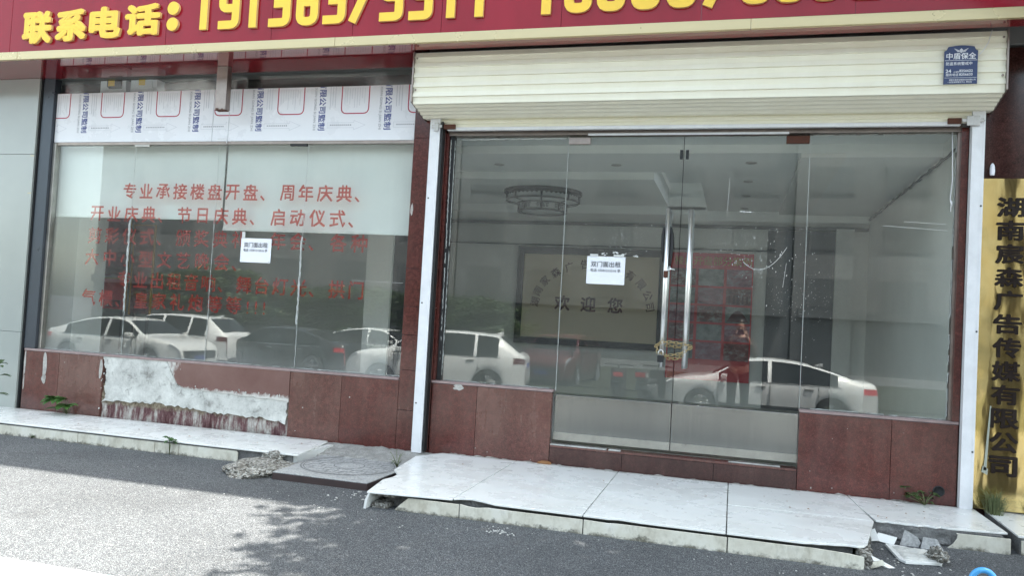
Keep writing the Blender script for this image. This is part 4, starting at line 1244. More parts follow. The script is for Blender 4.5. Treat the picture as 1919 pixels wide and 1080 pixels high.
def ribbon(m, pts, t, closed=False):
    pts = [Vector((p[0], p[1], 0)) for p in pts]; n = len(pts)
    L = []; Rr = []
    for i in range(n):
        if closed or 0 < i < n-1:
            d0 = (pts[i]-pts[i-1]).normalized(); d1 = (pts[(i+1) % n]-pts[i]).normalized()
        elif i == 0: d0 = d1 = (pts[1]-pts[0]).normalized()
        else: d0 = d1 = (pts[-1]-pts[-2]).normalized()
        n0 = Vector((-d0.y, d0.x, 0)); n1 = Vector((-d1.y, d1.x, 0))
        mt = (n0+n1).normalized(); s = (t/2)/max(0.3, mt.dot(n0))
        L.append(pts[i]+mt*s); Rr.append(pts[i]-mt*s)
    mseg = n if closed else n-1
    V = []
    for y in (YF-0.028, YF):
        V += [(p.x, y, p.y) for p in L] + [(p.x, y, p.y) for p in Rr]
    F = []
    for i in range(mseg):
        j = (i+1) % n
        F += [(i, j, n+j, n+i), (2*n+i, 3*n+i, 3*n+j, 2*n+j), (i, 2*n+i, 2*n+j, j), (n+i, n+j, 3*n+j, 3*n+i)]
    if not closed:
        F += [(0, n, 3*n, 2*n), (n-1, 3*n-1, 4*n-1, 2*n-1)]
    m.add(V, F)
def rnd(pts, r, closed=False):
    out = []
    n = len(pts)
    for i, p in enumerate(pts):
        if not closed and (i == 0 or i == n-1): out.append(p); continue
        a = Vector((*pts[i-1], 0)); b = Vector((*p, 0)); c = Vector((*pts[(i+1) % n], 0))
        u = (a-b).normalized(); v = (c-b).normalized()
        for k in range(5):
            t = k/4
            q = (b+u*r)*(1-t)**2 + b*2*t*(1-t) + (b+v*r)*t*t
            out.append((q.x, q.y))
    return out
def digit(ch, cx, z0, w_=0.235, h=0.40, t=0.082):
    m = MB()
    l, r = cx-w_/2+t/2, cx+w_/2-t/2
    b, tp = z0+t/2, z0+h-t/2
    mid = (b+tp)/2 + 0.01
    el = cx-w_/2
    if ch == '1': ribbon(m, [(cx, z0), (cx, z0+h)], t)
    elif ch == '9': ribbon(m, rnd([(r-t/2, mid-0.02), (l, mid-0.02), (l, tp), (r, tp), (r, b), (el, b)], 0.05), t)
    elif ch == '3':
        ribbon(m, rnd([(el, tp), (r, tp), (r, mid), (r, b), (el, b)], 0.05), t); ribbon(m, [(l+0.01, mid), (r-t/2, mid)], t)
    elif ch == '8':
        ribbon(m, rnd([(l, b), (r, b), (r, tp), (l, tp)], 0.06, True), t, True); ribbon(m, [(l+t/2, mid), (r-t/2, mid)], t)
    elif ch == '0': ribbon(m, rnd([(l, b), (r, b), (r, tp), (l, tp)], 0.06, True), t, True)
    elif ch == '5': ribbon(m, rnd([(r+t/2, tp), (l, tp), (l, mid), (r, mid), (r, b), (el, b)], 0.045), t)
    elif ch == '7': ribbon(m, [(el, tp), (r, tp), (cx-w_/2+0.03, z0)], t)
    elif ch == '2': ribbon(m, rnd([(el, tp), (r, tp), (r, mid), (l, mid), (l, b), (cx+w_/2, b)], 0.045), t)
    sign_letter(m)
for ch, x, z in zip('19138375511', (-4.80, -4.535, -4.285, -4.015, -3.74, -3.475, -3.215, -2.935, -2.665, -2.395, -2.145), (3.838, 3.835, 3.835, 3.832, 3.83, 3.833, 3.838, 3.832, 3.83, 3.833, 3.83)):
    digit(ch, x, z, w_=0.215 if ch != '7' else 0.23, t=0.075)
SG_D = [(-1.575, '1'), (-1.315, '8'), (-1.05, '8'), (-0.78, '8'), (-0.505, '8'), (-0.225, '7'), (0.045, '8'), (0.285, '8'), (0.54, '8'), (0.80, '2')]
for x, ch in SG_D: digit(ch, x, 3.822, w_=0.225 if ch != '1' else 0.2, t=0.078)
# hollow metal post hanging from the soffit
MB().box(-4.935, -4.815, -0.20, -0.13, 3.215, 3.639).build('hanging_post', M['steel_brown'], SG, bevel=0.003)
MB().box(-4.93, -4.82, -0.195, -0.135, 3.208, 3.214).box(-4.92, -4.89, -0.203, -0.2005, 3.216, 3.228).box(-4.86, -4.84, -0.203, -0.2005, 3.216, 3.223).build('post_end', M['rust'], SG)

# ================================================================ BLUE ALARM PLATE ON THE SHUTTER
AL = thing('alarm_plate', (1.5, -0.382, 3.4), 'small dark blue alarm company plate fixed to the right end of the cream shutter box', 'sign')
x0, x1, z0, z1 = 1.395, 1.615, 3.245, 3.525
out = [(x0, z0), (x1, z0), (x1, z1-0.035), (x1-0.012, z1-0.03), (x1-0.020, z1-0.015), (x1-0.024, z1-0.004)]
cxp = (x0+x1)/2
for k in range(1, 8):
    t = k/8; out.append((x1-0.024-(x1-x0-0.048)*t, z1-0.004+0.010*math.sin(math.pi*t)))
out += [(x0+0.024, z1-0.004), (x0+0.020, z1-0.015), (x0+0.012, z1-0.03), (x0, z1-0.035)]
MB().prism(out, 'y', -0.390, -0.378).build('plate', M['navy'], AL, bevel=0.002)
m = MB(); yy = -0.3915
m.text('中盾保全', cxp, 3.451, yy, h=0.050, bold=0.03, align='center')
m.text('防盗系统警戒中', x0+0.010, 3.385, yy, h=0.0265, bold=0.02, sx=0.95)
m.text('24', x0+0.010, 3.328, yy, h=0.036, bold=0.03, sx=1.05)
m.text('小时', x0+0.062, 3.326, yy, h=0.018, bold=0.02); m.text('服务电话', x0+0.012, 3.305, yy, h=0.021, bold=0.02)
m.text('8256622', x0+0.100, 3.332, yy, h=0.026, bold=0.03, sx=0.98); m.text('8256633', x0+0.100, 3.305, yy, h=0.026, bold=0.03, sx=0.98)
m.text('湖南中盾保全智能科技有限公司', x0+0.034, 3.270, yy, h=0.0132, bold=0.02, sx=0.95); m.text('一应急指挥服务中心 责任区', x0+0.024, 3.254, yy, h=0.0132, bold=0.02)
m.box(x0+0.004, x1-0.004, yy, yy+0.0005, 3.418, 3.4205); m.box(x0+0.004, x1-0.004, yy, yy+0.0005, 3.290, 3.292)
m.build('lettering', M['white_print'], AL, fix=False)
m = MB()
for s in (-1, 1):
    for k in range(3):
        m.prism([(cxp+s*0.012, 3.492-0.004*k), (cxp+s*(0.046-0.008*k), 3.508-0.010*k), (cxp+s*(0.044-0.008*k), 3.502-0.010*k), (cxp+s*0.012, 3.488-0.004*k)], 'y', yy, yy+0.0008)
m.prism([(cxp-0.011, 3.498), (cxp, 3.508), (cxp+0.011, 3.498), (cxp+0.010, 3.482), (cxp, 3.472), (cxp-0.010, 3.482)], 'y', yy-0.0004, yy+0.0008)
m.build('emblem', M['print_light'], AL)
m = MB(); m.tube([(1.617, -0.388, 3.45), (1.65, -0.39, 3.49), (1.68, -0.385, 3.545), (1.70, -0.375, 3.62), (1.71, -0.36, 3.645)], 0.003, 5)
m.build('wire', M['white_alu'], AL)

# ================================================================ GOLD COMPANY PLAQUE
GP_ = thing('company_plaque', (2.0, -0.02, 0.1), 'tall creased gold metal company plaque with black vertical characters beside the right shutter rail', 'sign')
m = MB()
bm = bmesh.new(); bmesh.ops.create_grid(bm, x_segments=30, y_segments=150, size=0.5)
for v in bm.verts:
    x = 1.768+0.46*(v.co.x+0.5); z = 0.128+2.49*(v.co.y+0.5)
    u = v.co.x+0.5
    y = -0.022 - 0.006*math.sin(math.pi*u) - 0.0035*mnoise.noise(Vector((x*5.0, z*1.2, 0.5))) - 0.0012*mnoise.noise(Vector((x*16, z*5, 3)))
    v.co = Vector((x, y, z))
m.bm(bm, smooth=True)
m.build('gold_sheet', M['gold'], GP_, fix=False)
MB().box(1.770, 2.226, -0.016, 0.018, 0.130, 2.616).build('backing', M['rust'], GP_)
chars = '湖南宸森广告传媒有限公司'
zs = [2.395, 2.245, 2.085, 1.925, 1.765, 1.605, 1.425, 1.225, 1.075-0.035, 0.855, 0.665, 0.46]
zs = [2.40-0.1765*k for k in range(12)]
for ch, z in zip(chars, zs):
    m = MB()
    V, F, (u0, u1, v0, v1) = heavy(ch, 0.046, 0.0, 0.0012)
    cxq = 1.965
    m.add([(cxq+((a-u0)/(u1-u0)-0.5)*0.19, -0.0350-c*0.25, z+((b-v0)/(v1-v0)-0.5)*0.150) for (a, b, c) in V], F)
    m.build('character', M['plaque_black'], GP_, fix=False)
m = MB()
m.prism([(1.835, 0.42), (1.855, 0.42), (1.875, 0.90), (1.866, 0.90)], 'y', -0.037, -0.035)
m.prism([(1.822, 0.405), (1.862, 0.385), (1.866, 0.43), (1.830, 0.45)], 'y', -0.037, -0.0345)
m.build('peeling_tape', M['tape_dull'], GP_)
bt = rock('plastic_bottle', (1.835, -0.012, 2.68), (0.018, 0.016, 0.06), 1.2, 'paper', 0.12, 1.4, 3)
tag(bt, 'small cream lump of filler stuck on the dark granite above the gold plaque', 'filler lump'); bt.name = 'filler_lump'

# ================================================================ FILM WRAPPED BOARDS ABOVE THE LEFT WINDOW
def boards(x0, x1, label, ph):
    b = thing('wrapped_board', ((x0+x1)/2, 0.06, 2.955), label, 'board', 'boards wrapped in printed protective film')
    MB().box(x0+0.002, x1-0.002, 0.050, 0.062, 2.962, 3.487).build('board', M['film_white'], b, bevel=0.002)
    sets = {'print_red': MB(), 'print_blue': MB(), 'print_grey': MB(), 'print_light': MB()}
    Y0 = 0.0488
    for k in range(-1, 9):
        xo = -6.705 + 0.690*k + ph
        # red rounded frame, open at the top edge of the board
        fl, frr, fb = xo-0.49, xo-0.205, 3.222
        pts = rnd([(fl, 3.62), (fl, fb), (frr, fb), (frr, 3.62)], 0.055)
        V = []; n = len(pts)
        mm = MB(); ribbon(mm, pts, 0.0105)
        sets['print_red'].add([(p[0], Y0+0.0006*(1 if i >= len(mm.v)//2 else 0), p[2]) for i, p in enumerate(mm.v)], mm.f)
        # writing turned on its side
        sets['print_blue'].text('有限公司監制', xo-0.032, 3.545, Y0, h=0.078, bold=0.028, rot=-math.pi/2, sx=1.045)
        sets['print_grey'].text('XIAN GONG SI JIAN ZHI', xo-0.092, 3.478, Y0, h=0.037, bold=0.004, rot=-math.pi/2, wid=0.415)
        rg = random.Random(5+k)
        for j in range(9):
            xx = fl+0.03+j*0.026; L = rg.uniform(0.08, 0.22)
            sets['print_light'].box(xx, xx+0.004, Y0, Y0+0.0004, 3.47-L, 3.465)
        for j in range(3):
            xx = xo+0.075+j*0.027; L = rg.uniform(0.18, 0.25)
            sets['print_light'].box(xx, xx+0.007, Y0, Y0+0.0004, 3.485-L, 3.49)
        # faint outlined arrow
        ax = xo+0.06
        A = [(ax, 3.085), (ax+0.28, 3.085), (ax+0.28, 3.065), (ax+0.40, 3.110), (ax+0.28, 3.155), (ax+0.28, 3.135), (ax, 3.135)]
        mm = MB(); ribbon(mm, A, 0.003, True)
        sets['print_light'].add([(p[0], Y0+0.0005*(1 if i >= len(mm.v)//2 else 0), p[2]) for i, p in enumerate(mm.v)], mm.f)
        for j in range(11): sets['print_grey'].box(ax+0.03+j*0.021, ax+0.043+j*0.021, Y0, Y0+0.0004, 3.105, 3.117)
    for nm, mb in sets.items():
        if not mb.v: continue
        o = mb.build('film_print', M[nm], b, fix=False)
        bm = bmesh.new(); bm.from_mesh(o.data)
        ox = ORG[b.name]
        for co, no in (((x0+0.003-ox.x, 0, 0), (-1, 0, 0)), ((x1-0.003-ox.x, 0, 0), (1, 0, 0)), ((0, 0, 3.485-ox.z), (0, 0, 1))):
            bmesh.ops.bisect_plane(bm, geom=list(bm.verts)+list(bm.edges)+list(bm.faces), plane_co=co, plane_no=no, clear_outer=True)
        bm.to_mesh(o.data); bm.free()
        if not o.data.polygons: bpy.data.objects.remove(o)
    return b
boards(-7.088, -5.13, 'white film wrapped board left of the hanging post, nearest the dark window column', 0.0)
boards(-5.13, -4.945, 'narrow white film wrapped strip under the hanging metal post', 0.01)
boards(-4.945, -2.93, 'white film wrapped board between the hanging post and the shutter box', 0.035)

# ================================================================ METER BOXES BEHIND THE TRANSOM
for k, (x, lb) in enumerate(((-6.52, 'white box with yellow label behind the transom, nearer the dark column'), (-6.13, 'white box with yellow label behind the transom, nearer the hanging post'))):
    b = thing('meter_box', (x, 0.25, 3.47), lb, 'meter box', 'meter boxes behind the transom')
    MB().box(x-0.16, x+0.17, 0.20, 0.32, 3.485, 3.74, 0.006).build('case', M['paper'], b)
    MB().prism([(x-0.07, 3.60), (x-0.07, 3.72), (x+0.12, 3.72), (x+0.12, 3.57), (x-0.04, 3.57)], 'y', 0.192, 0.199).build('window', M['dark_door'] if k == 0 else M['film_white'], b)
    MB().box(x-0.05, x+0.03, 0.188, 0.1915, 3.60, 3.70).build('label', M['yellow'], b)

# ================================================================ BLINDS, NOTICES
for (x0, x1, zb, lb) in ((-7.16, -5.055, 2.185, 'shorter white roller blind behind the left half of the window'), (-5.03, -2.90, 2.085, 'longer white roller blind behind the right half of the window')):
    b = thing('roller_blind', ((x0+x1)/2, 0.2, zb), lb, 'blind')
    MB().box(x0, x1, 0.196, 0.199, zb, 2.945).build('blind_cloth', M['blind'], b)
    MB().box(x0, x1, 0.186, 0.208, zb-0.004, zb+0.026, 0.003).build('bottom_bar', M['blind_bar'], b)
    m = MB(); m.tube([(x0, 0.21, 2.965), (x1, 0.21, 2.965)], 0.026, 12); m.build('roller', M['blind_bar'], b)
def notice(x0, x1, z0, z1, label, dy, tape):
    b = thing('rent_notice', ((x0+x1)/2, GY, z0), label, 'notice', 'shop to let notices')
    m = MB()
    bm = bmesh.new(); bmesh.ops.create_grid(bm, x_segments=10, y_segments=8, size=0.5)
    for v in bm.verts:
        u, q = v.co.x+.5, v.co.y+.5
        v.co = Vector((x0+(x1-x0)*u+dy*q, GY-0.004-0.003*abs(mnoise.noise(Vector((u*3, q*3, x0)))), z0+(z1-z0)*q-dy*0.4*u))
    m.bm(bm, smooth=True); m.build('sheet', M['paper'], b, fix=False)
    m = MB(); wdt = x1-x0; hgt = z1-z0
    m.text('双门面出租', x0+wdt*0.10, z1-hgt*0.36, GY-0.0095, h=wdt*0.158, bold=0.004, sx=1.0)
    m.text('电话 15581215516 李', x0+wdt*0.095, z1-hgt*0.545, GY-0.0095, h=wdt*0.090, bold=0.002, sx=0.97)
    m.build('print', M['ink'], b, fix=False)
    m = MB()
    for (tx, tz, tw, th) in tape: m.box(tx-tw/2, tx+tw/2, GY-0.0105, GY-0.0098, tz-th/2, tz+th/2)
    m.build('tape', M['tape'], b)
notice(sx_(-4.672), sx_(-4.335), sz_(1.757), sz_(1.992), 'white sheet of paper taped on the large left window', 0.0, [(-4.70, 2.03, 0.035, 0.06), (-4.40, 1.765, 0.02, 0.02)])
notice(sx_(-1.245), sx_(-0.917), sz_(1.690), sz_(1.928), 'white sheet of paper taped on the left glass door', 0.0, [(-1.20, 1.944, 0.07, 0.02), (-0.985, 1.944, 0.09, 0.018)])

# ================================================================ CHAIN, PADLOCK, CABLE LOCK
def link(m, c, d, L, wd, r, roll):
    d = d.normalized(); a = Vector((0, 0, 1)) if abs(d.z) < 0.9 else Vector((1, 0, 0))
    s = d.cross(a).normalized(); u = s.cross(d)
    sd = s*math.cos(roll)+u*math.sin(roll)
    pts = []
    for k in range(12):
        q = 2*math.pi*k/12
        cxx = math.copysign(max(0, (L-wd)/2), math.cos(q)) + math.cos(q)*wd/2
        pts.append(c + d*cxx + sd*(math.sin(q)*wd/2))
    m.tube(pts, r*0.85, 6, closed=True)
def chain(name, path, label, cat):
    m = MB(); P = [Vector(p) for p in path]
    d = 0; L = 0.040; stp = 0.029; carry = 0; cnt = 0
    for a, b in zip(P, P[1:]):
        ln = (b-a).length; t = carry
        while t < ln:
            link(m, a+(b-a)*(t/ln), b-a, L, 0.021, 0.0030, R(20) if cnt % 2 else R(100)); cnt += 1; t += stp
        carry = t-ln
    return tag(m.build(name, M['brass'], None, loc=P[0]), label, cat)
hl, hr = -0.575, -0.388
chain('chain', [(hl-0.045, -0.02, 1.195), (hl-0.01, -0.032, 1.225), (hl+0.06, -0.035, 1.232), (hr-0.04, -0.034, 1.222), (hr+0.02, -0.03, 1.215), (hr+0.05, -0.01, 1.205), (hr+0.03, 0.03, 1.19), (hr-0.06, 0.035, 1.19), (hl+0.05, 0.035, 1.20), (hl-0.03, 0.03, 1.20), (hl-0.045, -0.01, 1.195), (hl-0.03, -0.03, 1.14), (hl+0.05, -0.038, 1.118), (hr-0.05, -0.038, 1.135), (hr+0.01, -0.036, 1.165), (hr+0.05, -0.02, 1.195)], 'brass coloured chain wound around both door handles', 'chain')
chain('chain', [(hl+0.0, -0.034, 1.12), (hl+0.06, -0.034, 1.095), (hr-0.05, -0.034, 1.098), (hr-0.01, -0.034, 1.13)], 'lower loose loop of brass chain hanging between the two door handles', 'chain')
pdk = thing('padlock', (hl-0.005, -0.045, 1.07), 'small black padlock hanging on the brass chain at the left door handle', 'padlock')
MB().box(hl-0.03, hl+0.022, -0.062, -0.036, 1.060, 1.118, 0.005).build('lock_body', M['black_iron'], pdk)
m = MB(); m.tube([(hl-0.022, -0.049, 1.11), (hl-0.022, -0.049, 1.145), (hl-0.015, -0.049, 1.158), (hl-0.004, -0.049, 1.163), (hl+0.008, -0.049, 1.158), (hl+0.014, -0.049, 1.145), (hl+0.014, -0.049, 1.11)], 0.0045, 8); m.build('shackle', M['steel'], pdk)
clk = thing('cable_lock', (hl, 0.0, 1.78), 'black braided cable lock looped over the left door handle', 'cable lock')
m = MB()
pts = [(hl-0.022, 0.010, 1.90), (hl-0.036, 0.012, 2.02), (hl-0.038, 0.014, 2.12), (hl-0.030, 0.024, 2.19), (hl-0.005, 0.042, 2.205), (hl+0.020, 0.038, 2.19), (hl+0.033, 0.028, 2.14), (hl+0.038, 0.016, 2.04), (hl+0.034, 0.010, 1.94), (hl+0.030, -0.002, 1.86)]
m.tube(pts, [0.010, 0.013, 0.014, 0.013, 0.013, 0.014, 0.016, 0.018, 0.015, 0.009], 10); m.build('sleeve', M['black_rubber'], clk)
m = MB(); m.tube([(hl+0.030, -0.012, 1.865), (hl+0.040, -0.02, 1.84), (hl+0.012, -0.02, 1.82)], 0.007, 8); m.tube([(hl+0.035, -0.02, 1.845), (hl+0.075, -0.02, 1.835)], 0.005, 8); m.build('cable_end', M['steel'], clk)
m = MB(); m.box(hl-0.014, hl+0.020, -0.040, 0.0, 1.765, 1.825, 0.008); m.build('lock_body', M['rust'], clk)

# ================================================================ INSIDE THE SHOP
LP = thing('ceiling_lamp', (-2.38, 2.9, 2.96), 'round two tier ceiling lamp with dark fretwork over pale shades inside the shop', 'lamp')
cx, cy = -2.38, 2.9
m = MB(); m.lathe([(0.0, 0.0), (0.49, 0.0), (0.49, -0.03), (0.46, -0.035), (0.0, -0.035)], (cx, cy, 2.957), 48, smooth=False)
m.lathe([(0.445, -0.135), (0.455, -0.135), (0.455, -0.115), (0.445, -0.115), (0.445, -0.135)], (cx, cy, 2.957), 48, smooth=False)
m.lathe([(0.285, -0.15), (0.32, -0.15), (0.32, -0.165), (0.285, -0.165), (0.285, -0.15)], (cx, cy, 2.957), 48, smooth=False)
m.lathe([(0.275, -0.245), (0.31, -0.245), (0.31, -0.265), (0.275, -0.265), (0.275, -0.245)], (cx, cy, 2.957), 48, smooth=False)
for k in range(8):
    a = 2*math.pi*k/8+0.2; x, y = cx+0.455*math.cos(a), cy+0.455*math.sin(a)
    m.tube([(x, y, 2.93), (x, y, 2.82)], 0.012, 6)
    x2, y2 = cx+0.30*math.cos(a), cy+0.30*math.sin(a)
    m.tube([(x, y, 2.825), (x2, y2, 2.80)], 0.008, 6); m.tube([(x2, y2, 2.80), (x2, y2, 2.70)], 0.012, 6)
m.build('lamp_frame', M['lamp_frame'], LP)
m = MB(); m.lathe([(0.44, -0.036), (0.44, -0.13), (0.30, -0.155), (0.0, -0.155)], (cx, cy, 2.957), 48); m.build('lamp_shade', M['lamp_shade'], LP)
m = MB(); m.lathe([(0.29, -0.16), (0.29, -0.25), (0.0, -0.262)], (cx, cy, 2.957), 48); m.build('lamp_shade', M['lamp_shade'], LP)
m = MB()
for k in range(48):     # scalloped valance and key pattern
    a0, a1 = 2*math.pi*k/48, 2*math.pi*(k+1)/48
    am = (a0+a1)/2
    V = [(cx+0.452*math.cos(a0), cy+0.452*math.sin(a0), 2.925), (cx+0.452*math.cos(a1), cy+0.452*math.sin(a1), 2.925), (cx+0.452*math.cos(a1), cy+0.452*math.sin(a1), 2.90), (cx+0.452*math.cos(am), cy+0.452*math.sin(am), 2.882), (cx+0.452*math.cos(a0), cy+0.452*math.sin(a0), 2.90)]
    m.add(V, [(0, 1, 2, 3, 4)])
    if k % 6 < 4:
        for (za, zb, fa, fb) in ((2.775, 2.785, 0, 0.9), (2.735, 2.775, 0.0, 0.18), (2.735, 2.743, 0.0, 0.6), (2.743, 2.765, 0.45, 0.6)):
            b0, b1 = a0+(a1-a0)*fa, a0+(a1-a0)*fb
            m.add([(cx+0.296*math.cos(b0), cy+0.296*math.sin(b0), za), (cx+0.296*math.cos(b1), cy+0.296*math.sin(b1), za), (cx+0.296*math.cos(b1), cy+0.296*math.sin(b1), zb), (cx+0.296*math.cos(b0), cy+0.296*math.sin(b0), zb)], [(0, 1, 2, 3)])
m.build('fretwork', M['lamp_frame'], LP, fix=False)

BD = thing('welcome_board', (-2.1, 4.95, 1.0), 'tan welcome board in a wide dark frame on the back wall of the shop', 'board')
m = MB()
X0, X1, Z0, Z1 = -3.215, -0.985, 0.99, 2.455
m.box(X0, X1, 4.93, 4.99, Z1-0.105, Z1); m.box(X0, X1, 4.93, 4.99, Z0, Z0+0.095); m.box(X0, X0+0.095, 4.931, 4.99, Z0+0.095, Z1-0.105); m.box(X1-0.10, X1, 4.931, 4.99, Z0+0.095, Z1-0.105)
m.build('frame', M['frame_dark'], BD)
MB().box(X0+0.07, X1-0.07, 4.955, 4.98, Z0+0.07, Z1-0.08).build('panel', M['tan'], BD)
m = MB()
for ch, x in zip('欢迎您', (-2.50, -2.105, -1.705)): m.text(ch, x, 1.62, 4.953, h=0.235, bold=0.04, align='center')
arc = '湖南家森广告传媒有限公司'
for k, ch in enumerate(arc):
    a = math.pi*(1.0 - k/11.0)
    m.text(ch, -2.06+0.86*math.cos(a), 1.62+0.60*math.sin(a), 4.953, h=0.145, bold=0.022, align='center', rot=(a-math.pi/2)*0.85)
m.build('lettering', M['maroon_ink'], BD, fix=False)

PO = thing('photo_poster', (-0.35, 4.95, 0.6), 'tall red poster with a gold heading and rows of event photos on the back wall', 'poster')
px0, px1, pz0, pz1 = -0.935, 0.225, 0.62, 2.44
MB().box(px0, px1, 4.955, 4.965, pz0, pz1).build('backing', M['poster_red'], PO)
m = MB(); m.text('楼盘开盘部分案例', px0+0.06, 2.275, 4.953, h=0.138, bold=0.025, sx=0.98); m.build('heading', M['poster_gold'], PO, fix=False)
cols = [(px0+0.02, px0+0.37), (px0+0.41, px0+0.76), (px0+0.80, px0+1.14)]
zr = [2.22, 1.95, 1.69, 1.43, 1.17, 0.90]
k = 0
for r_ in range(5):
    for (a, b) in cols:
        MB().box(a, b, 4.950, 4.953, zr[r_+1]+0.02, zr[r_]-0.01).build('photo', M[('photo1', 'photo2', 'photo3')[(k*7+r_) % 3]], PO); k += 1
m = MB()
rg = random.Random(4)
for k in range(5):      # a row of small figures in one picture
    x = cols[2][0]+0.05+0.06*k; m.prism([(x-0.016, 1.73), (x+0.016, 1.73), (x+0.012, 1.82), (x, 1.85), (x-0.012, 1.82)], 'y', 4.946, 4.949)
pts = [(cols[2][0]+0.02+0.30*q/10, 1.47+0.16*math.sin(math.pi*q/10)) for q in range(11)]
m.prism(pts, 'y', 4.946, 4.949)
m.build('photo_figures', M['maroon_ink'], PO)
# red boards leaning inside the left half
for (x0, x1, z0, z1, y, lb, mm_) in ((-8.45, -7.80, 1.62, 2.40, 2.05, 'upper dark red display board behind the left window lettering', 'photo3'), (-8.40, -7.76, 1.18, 1.58, 2.0, 'lower bright red display board behind the left window lettering', 'poster_red'), (-7.68, -7.38, 1.14, 2.30, 2.02, 'narrow red and black banner board right of the red display boards', 'photo1')):
    b = thing('display_board', ((x0+x1)/2, y, z0), lb, 'display board', 'red display boards inside the left window')
    MB().box(x0, x1, y, y+0.02, z0, z1).build('print', M[mm_], b)
    MB().box(x0-0.02, x0-0.001, y-0.006, y+0.02, z0-0.02, z1).box(x1+0.001, x1+0.02, y-0.006, y+0.02, z0-0.02, z1).box(x0-0.02, x1+0.02, y-0.006, y+0.02, z1+0.001, z1+0.02).build('frame', M['poster_gold'], b)
    MB().box(x0+0.05, x1-0.05, y-0.004, y-0.001, z0+0.03, z0+0.12).build('caption_strip', M['maroon_ink'], b)
    for xx in (x0+0.03, x1-0.06):
        MB().box(xx, xx+0.03, y+0.021, y+0.05, 0.285, z1).build('leg', M['steel_brushed'], b)

# ================================================================ THE NEIGHBOUR'S PALE STONE PILASTER
NP = thing('stone_pilaster', (-8.2, 0.0, 0.08), 'pale polished stone pilaster of the next shop at the left edge', 'pilaster')
for a, b in ((0.08, 0.92), (0.92, 2.82), (2.82, 3.64)):
    MB().box(-9.9, -7.262, -0.02, 0.15, a+0.0015, b-0.0015).build('stone_slab', M['pale_stone'], NP, bevel=0.002)
m = MB()
for z in (2.80, 2.40): m.box(-7.31, -7.262, -0.022, -0.0205, z, z+0.006)
m.build('joint_clip', M['brass'], NP)

# ================================================================ SMALL PLANTS
def leaf(m, base, d, L, wd, droop=0.3, fold=0.15):
    d = Vector(d).normalized(); up = Vector((0, 0, 1))
    s = d.cross(up); s = s.normalized() if s.length > 0.05 else Vector((1, 0, 0))
    nrm = s.cross(d)
    C = []; Lf = []; Rt = []
    for k, w_ in enumerate((0.02, 0.75, 1.0, 0.7, 0.02)):
        t = k/4
        c = Vector(base) + d*L*t - up*droop*L*t*t
        C.append(c); Lf.append(c+s*wd*w_*0.5+nrm*fold*wd*w_); Rt.append(c-s*wd*w_*0.5+nrm*fold*wd*w_)
    V = C+Lf+Rt; F = []
    for k in range(4): F += [(k, k+1, 5+k+1, 5+k), (k+1, k, 10+k, 10+k+1)]
    m.add(V, F, True)
def plant(name, c, label, n, h, L, wd, seed, mat='leaf_bright', spread=0.06, cat='plant', thin=False):
    t = thing(name, c, label, cat)
    rg = random.Random(seed); m = MB(); st = MB()
    for k in range(n):
        a = rg.uniform(0, 6.283); hh = h*rg.uniform(0.3, 1.0)
        p1 = Vector(c)+Vector((math.cos(a)*spread*rg.uniform(.2, 1), math.sin(a)*spread*rg.uniform(.2, 1)-0.01, hh))
        st.tube([c, (Vector(c)+p1)/2+Vector((0, 0, hh*0.15)), p1], [0.003, 0.0025, 0.0015], 5)
        for j in range(3 if not thin else 6):
            b = a+rg.uniform(-1.4, 1.4)
            q = p1 if not thin else Vector(c).lerp(p1, rg.uniform(0.3, 1))
            leaf(m, q, (math.cos(b), math.sin(b)-0.25, rg.uniform(-0.1, 0.7)), L*rg.uniform(.6, 1.15), wd*rg.uniform(.7, 1.2))
    m.build('leaves', M[mat], t, fix=False); st.build('stems', M['grass'], t)
    return t
plant('weed', (-6.55, -0.06, TT), 'broad leaved green weed at the foot of the red wall on the left step', 11, 0.17, 0.14, 0.085, 3, spread=0.13)
plant('weed', (-4.70, -0.80, 0.0), 'small green seedling growing up the joint of the left step riser', 3, 0.17, 0.075, 0.05, 6, spread=0.03)
plant('weed', (-5.02-1.2, -0.79, 0.0), 'tiny moss green tuft at the base of the left step riser', 5, 0.04, 0.03, 0.02, 8, 'leaf', spread=0.05)
plant('weed', (-2.66, -0.55, 0.06), 'thin wispy sprig in the crack right of the manhole slab', 7, 0.16, 0.03, 0.007, 12, 'leaf', spread=0.09, thin=True)
plant('weed', (1.44, -0.07, TT), 'cluster of small dark round leaves under the drain hole', 16, 0.09, 0.05, 0.035, 14, 'leaf', spread=0.12)
plant('weed', (1.31, -0.02, 0.22), 'single dull leaf on the granite left of the drain hole', 2, 0.02, 0.05, 0.04, 19, 'leaf', spread=0.03)
plant('weed', (-7.27, -0.30, TT+0.0), 'dark leafy plant at the left edge beside the pale pilaster', 8, 0.48, 0.13, 0.06, 23, 'leaf', spread=0.12)
